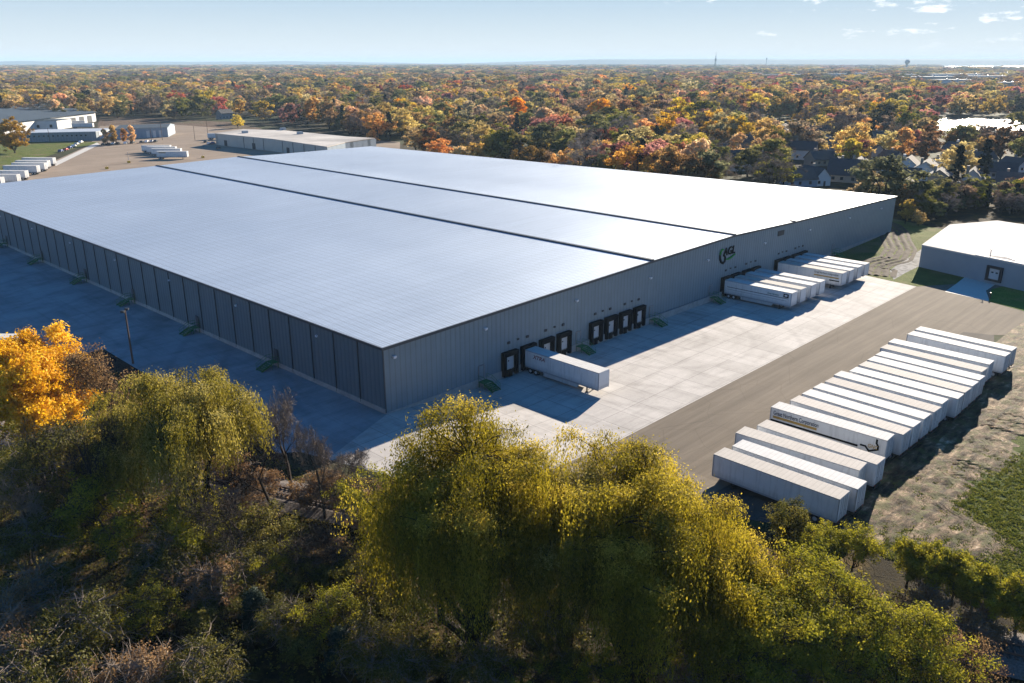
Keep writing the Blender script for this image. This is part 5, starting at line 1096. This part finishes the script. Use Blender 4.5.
for i, ((u, v, rf, c_), p) in enumerate(zip(HOUSES, HP)):
    g = np.random.default_rng(500+i); rz = g.choice([.25, 1.0, 1.8, -.5])+CAM_A2*0; w_, l_, h_ = g.uniform(7.5, 9.5), g.uniform(11, 16), (5.6 if g.uniform() < .5 else 3.6); rh = g.uniform(2.6, 4.0)
    if i == 2: w_, l_, h_, rh = 12, 14, 3.6, 6.0
    t = thing('suburban_house', '%s suburban house %s' % (c_, near_txt[i]), 'house', (p[0], p[1], 0), rz, 'suburban houses among the trees')
    b = MB(); x, y = w_/2, l_/2
    b.quad([(-x, -y, 0), (x, -y, 0), (x, -y, h_), (0, -y, h_+rh), (-x, -y, h_)]); b.quad([(x, y, 0), (-x, y, 0), (-x, y, h_), (0, y, h_+rh), (x, y, h_)]); b.quad([(x, -y, 0), (x, y, 0), (x, y, h_), (x, -y, h_)]); b.quad([(-x, y, 0), (-x, -y, 0), (-x, -y, h_), (-x, y, h_)])
    b.build('wall', hw[c_], t); b = MB(); k = rh/x; e = .5
    for s in (-1, 1): b.quad([(s*(x+e), -y-e, h_-k*e+.06), (s*(x+e), y+e, h_-k*e+.06), (0, y+e, h_+rh+.06), (0, -y-e, h_+rh+.06)]); b.quad([(s*(x+e), -y-e, h_-k*e-.12), (s*(x+e), y+e, h_-k*e-.12), (s*(x+e), y+e, h_-k*e+.06), (s*(x+e), -y-e, h_-k*e+.06)])
    rfo = b.build('roof', hr[rf], t); b = MB(); b.box(x*.35, x*.35+1.1, y*.3, y*.3+.9, h_, h_+rh+1.0); b.build('chimney', hw['white'] if i in (6, 14) else simple('chimney_brick', (.22, .12, .09), .9) if i == 0 else hw['tan'], rfo)
    for s in (-1, 1):
        for yy in (-y*.55, y*.1, y*.6):
            b = MB(); x0, x1 = sorted((s*(x+.01), s*(x+.08))); b.box(x0, x1, yy-.6, yy+.6, 1.1, 2.4); b.build('window', M_glass, t)
        b = MB(); y0, y1 = sorted((s*(y+.01), s*(y+.08))); b.box(-x*.5-.6, -x*.5+.6, y0, y1, 1.1, 2.4); b.build('window', M_glass, t)
    b = MB(); b.box(.3, 1.3, -y-.09, -y-.01, 0, 2.1); b.build('door', hr[1], t)
# pale industrial roofs far away
for i, ((u, v, fw_, fd_), p) in enumerate(zip(FARB, farcent)):
    t = thing('distant_industrial_building', 'pale flat roofed industrial building far away, number %d' % i, 'building', (p[0], p[1], 0), CAM_A2+R(90)+.05*(i % 3), 'pale industrial buildings far away')
    side = ['left' if u < 512 else 'right']; pl = ['leftmost', 'second', 'third', 'fourth', 'fifth', 'sixth', 'seventh', 'eighth', 'ninth', 'tenth', 'eleventh', 'twelfth', 'thirteenth', 'fourteenth', 'fifteenth', 'sixteenth', 'seventeenth', 'eighteenth', 'rightmost'][sorted(range(len(FARB)), key=lambda z: FARB[z][0]).index(i)]
    t['label'] = 'pale flat roofed industrial building far off, %s counting from the left' % pl
    h_ = 13 if fw_ > 50 else 7
    b = MB()
    b.box(-fw_/2, fw_/2, -fd_/2, fd_/2, 0, h_); b.build('wall', M_wbuild if i % 2 else hw['tan'], t); b = MB(); b.box(-fw_/2-.3, fw_/2+.3, -fd_/2-.3, fd_/2+.3, h_, h_+.8); b.build('roof', M_wroof, t); b = MB()
    for k in range(3): b.box(-fw_*.3+k*fw_*.25, -fw_*.3+k*fw_*.25+4, -3, 3, h_+.8, h_+2.4)
    b.build('roof_unit', M_steel, t)
# water
def m_water():
    t = NT('glittering_water'); n = t.noise(.25, 6, .7, world=True); t.bump(n, 1.0, 1.2); return t.fin((.03, .04, .05), .22, 0, .6)
M_water = m_water()
sheet('pond', P2([(928, 123), (945, 118), (990, 119), (1120, 121), (1120, 131), (1000, 130), (945, 131), (932, 128)]), M_water, .10)
sheet('lake', P2([(935, 66.3), (1150, 65.6), (1150, 67.6), (1000, 67.8), (950, 67.0)]), M_water, .30)
# radio mast and water tower
p = AT(715, 69.0, 0); t = thing('radio_mast', 'lattice radio mast with a thick middle rising above the horizon', 'mast', (p[0], p[1], 0)); dd = np.linalg.norm(p[:2]-CAM_C[:2]); k = dd/862
b = MB()
for a_ in (0, 2.094, 4.189): b.tube((math.cos(a_)*k*.9, math.sin(a_)*k*.9, 0), (math.cos(a_)*.3, math.sin(a_)*.3, k*13), .35*k, .2*k, 6)
b.build('lattice', M_dark, t); b = MB(); b.tube((0, 0, k*7.2), (0, 0, k*9.6), .95*k, .95*k, 10); b.build('antenna_drum', M_dark, t); b = MB(); b.tube((0, 0, 13*k), (0, 0, 15.5*k), .2*k, .1*k, 6); b.build('spire', M_dark, t)
p = AT(766, 66.5, 0); t = thing('radio_mast', 'thin far mast with a small head right of the lattice mast', 'mast', (p[0], p[1], 0)); k = np.linalg.norm(p[:2]-CAM_C[:2])/862
b = MB(); b.tube((0, 0, 0), (0, 0, 7*k), .35*k, .25*k, 6); b.build('shaft', M_dark, t); b = MB(); b.tube((0, 0, 6*k), (0, 0, 8*k), .6*k, .6*k, 8); b.build('antenna_drum', M_dark, t)
p = AT(906, 71.5, 0); t = thing('water_tower', 'pale blue grey water tower above the trees on the right', 'water tower', (p[0], p[1], 0)); k = np.linalg.norm(p[:2]-CAM_C[:2])/862
M_tower = simple('tower_paint', (.20, .26, .30), .5)
b = MB(); b.tube((0, 0, 0), (0, 0, 7*k), 1.1*k, .8*k, 14); b.build('stem', M_tower, t); b = MB(); b.tube((0, 0, 6.2*k), (0, 0, 7.6*k), .9*k, 2.2*k, 18); b.tube((0, 0, 7.6*k), (0, 0, 9.0*k), 2.2*k, 2.3*k, 18); b.tube((0, 0, 9.0*k), (0, 0, 10.2*k), 2.3*k, 1.0*k, 18); b.build('tank', M_tower, t)
# distant ridge
def ridge(name, d, az0, az1, hf, mat):
    b = MB(); n = 90; rows_ = []
    for i in range(n+1):
        th = fa+az0+(az1-az0)*i/n; h_ = hf(i/n); rows_.append([(CAM_C[0]+(d+q)*math.cos(th), CAM_C[1]+(d+q)*math.sin(th), z_) for q, z_ in ((0, -1), (500, h_*.75), (1100, h_), (2000, -1))])
    for i in range(n):
        for j in range(3): b.quad([rows_[i][j], rows_[i+1][j], rows_[i+1][j+1], rows_[i][j+1]])
    tag(b.build(name, mat, smooth=True), kind='structure')
M_hill = simple('wooded_hill', (.05, .055, .04), .95, 0, .4, .002, .1)
ridge('hills', 14500, .12, -.75, lambda a_: 98*min(1, a_*4, (1-a_)*3+.5)*(1+.10*mn.noise(Vector((a_*9, 0, 0)))), M_hill)
ridge('hills', 17500, .75, .02, lambda a_: 72*(.8+.25*mn.noise(Vector((a_*14, 5, 0))))*min(1, (1-a_)*4), M_hill)

# ------------------------------------------------------------------ haze
b = MB(); b.box(-4000, 25500, -25500, 25500, -2.6, 130); hzm = bpy.data.materials.new('thin_haze'); hzm.use_nodes = True; ht = hzm.node_tree; ht.nodes.clear()
ho = ht.nodes.new('ShaderNodeOutputMaterial'); pv = ht.nodes.new('ShaderNodeVolumePrincipled'); pv.inputs['Color'].default_value = (.55, .78, 1.0, 1); pv.inputs['Density'].default_value = 7e-5; pv.inputs['Anisotropy'].default_value = 0; ht.links.new(pv.outputs[0], ho.inputs['Volume'])
hzo = b.build('haze', hzm); tag(hzo, 'thin autumn haze over the whole landscape', 'haze', kind='stuff')
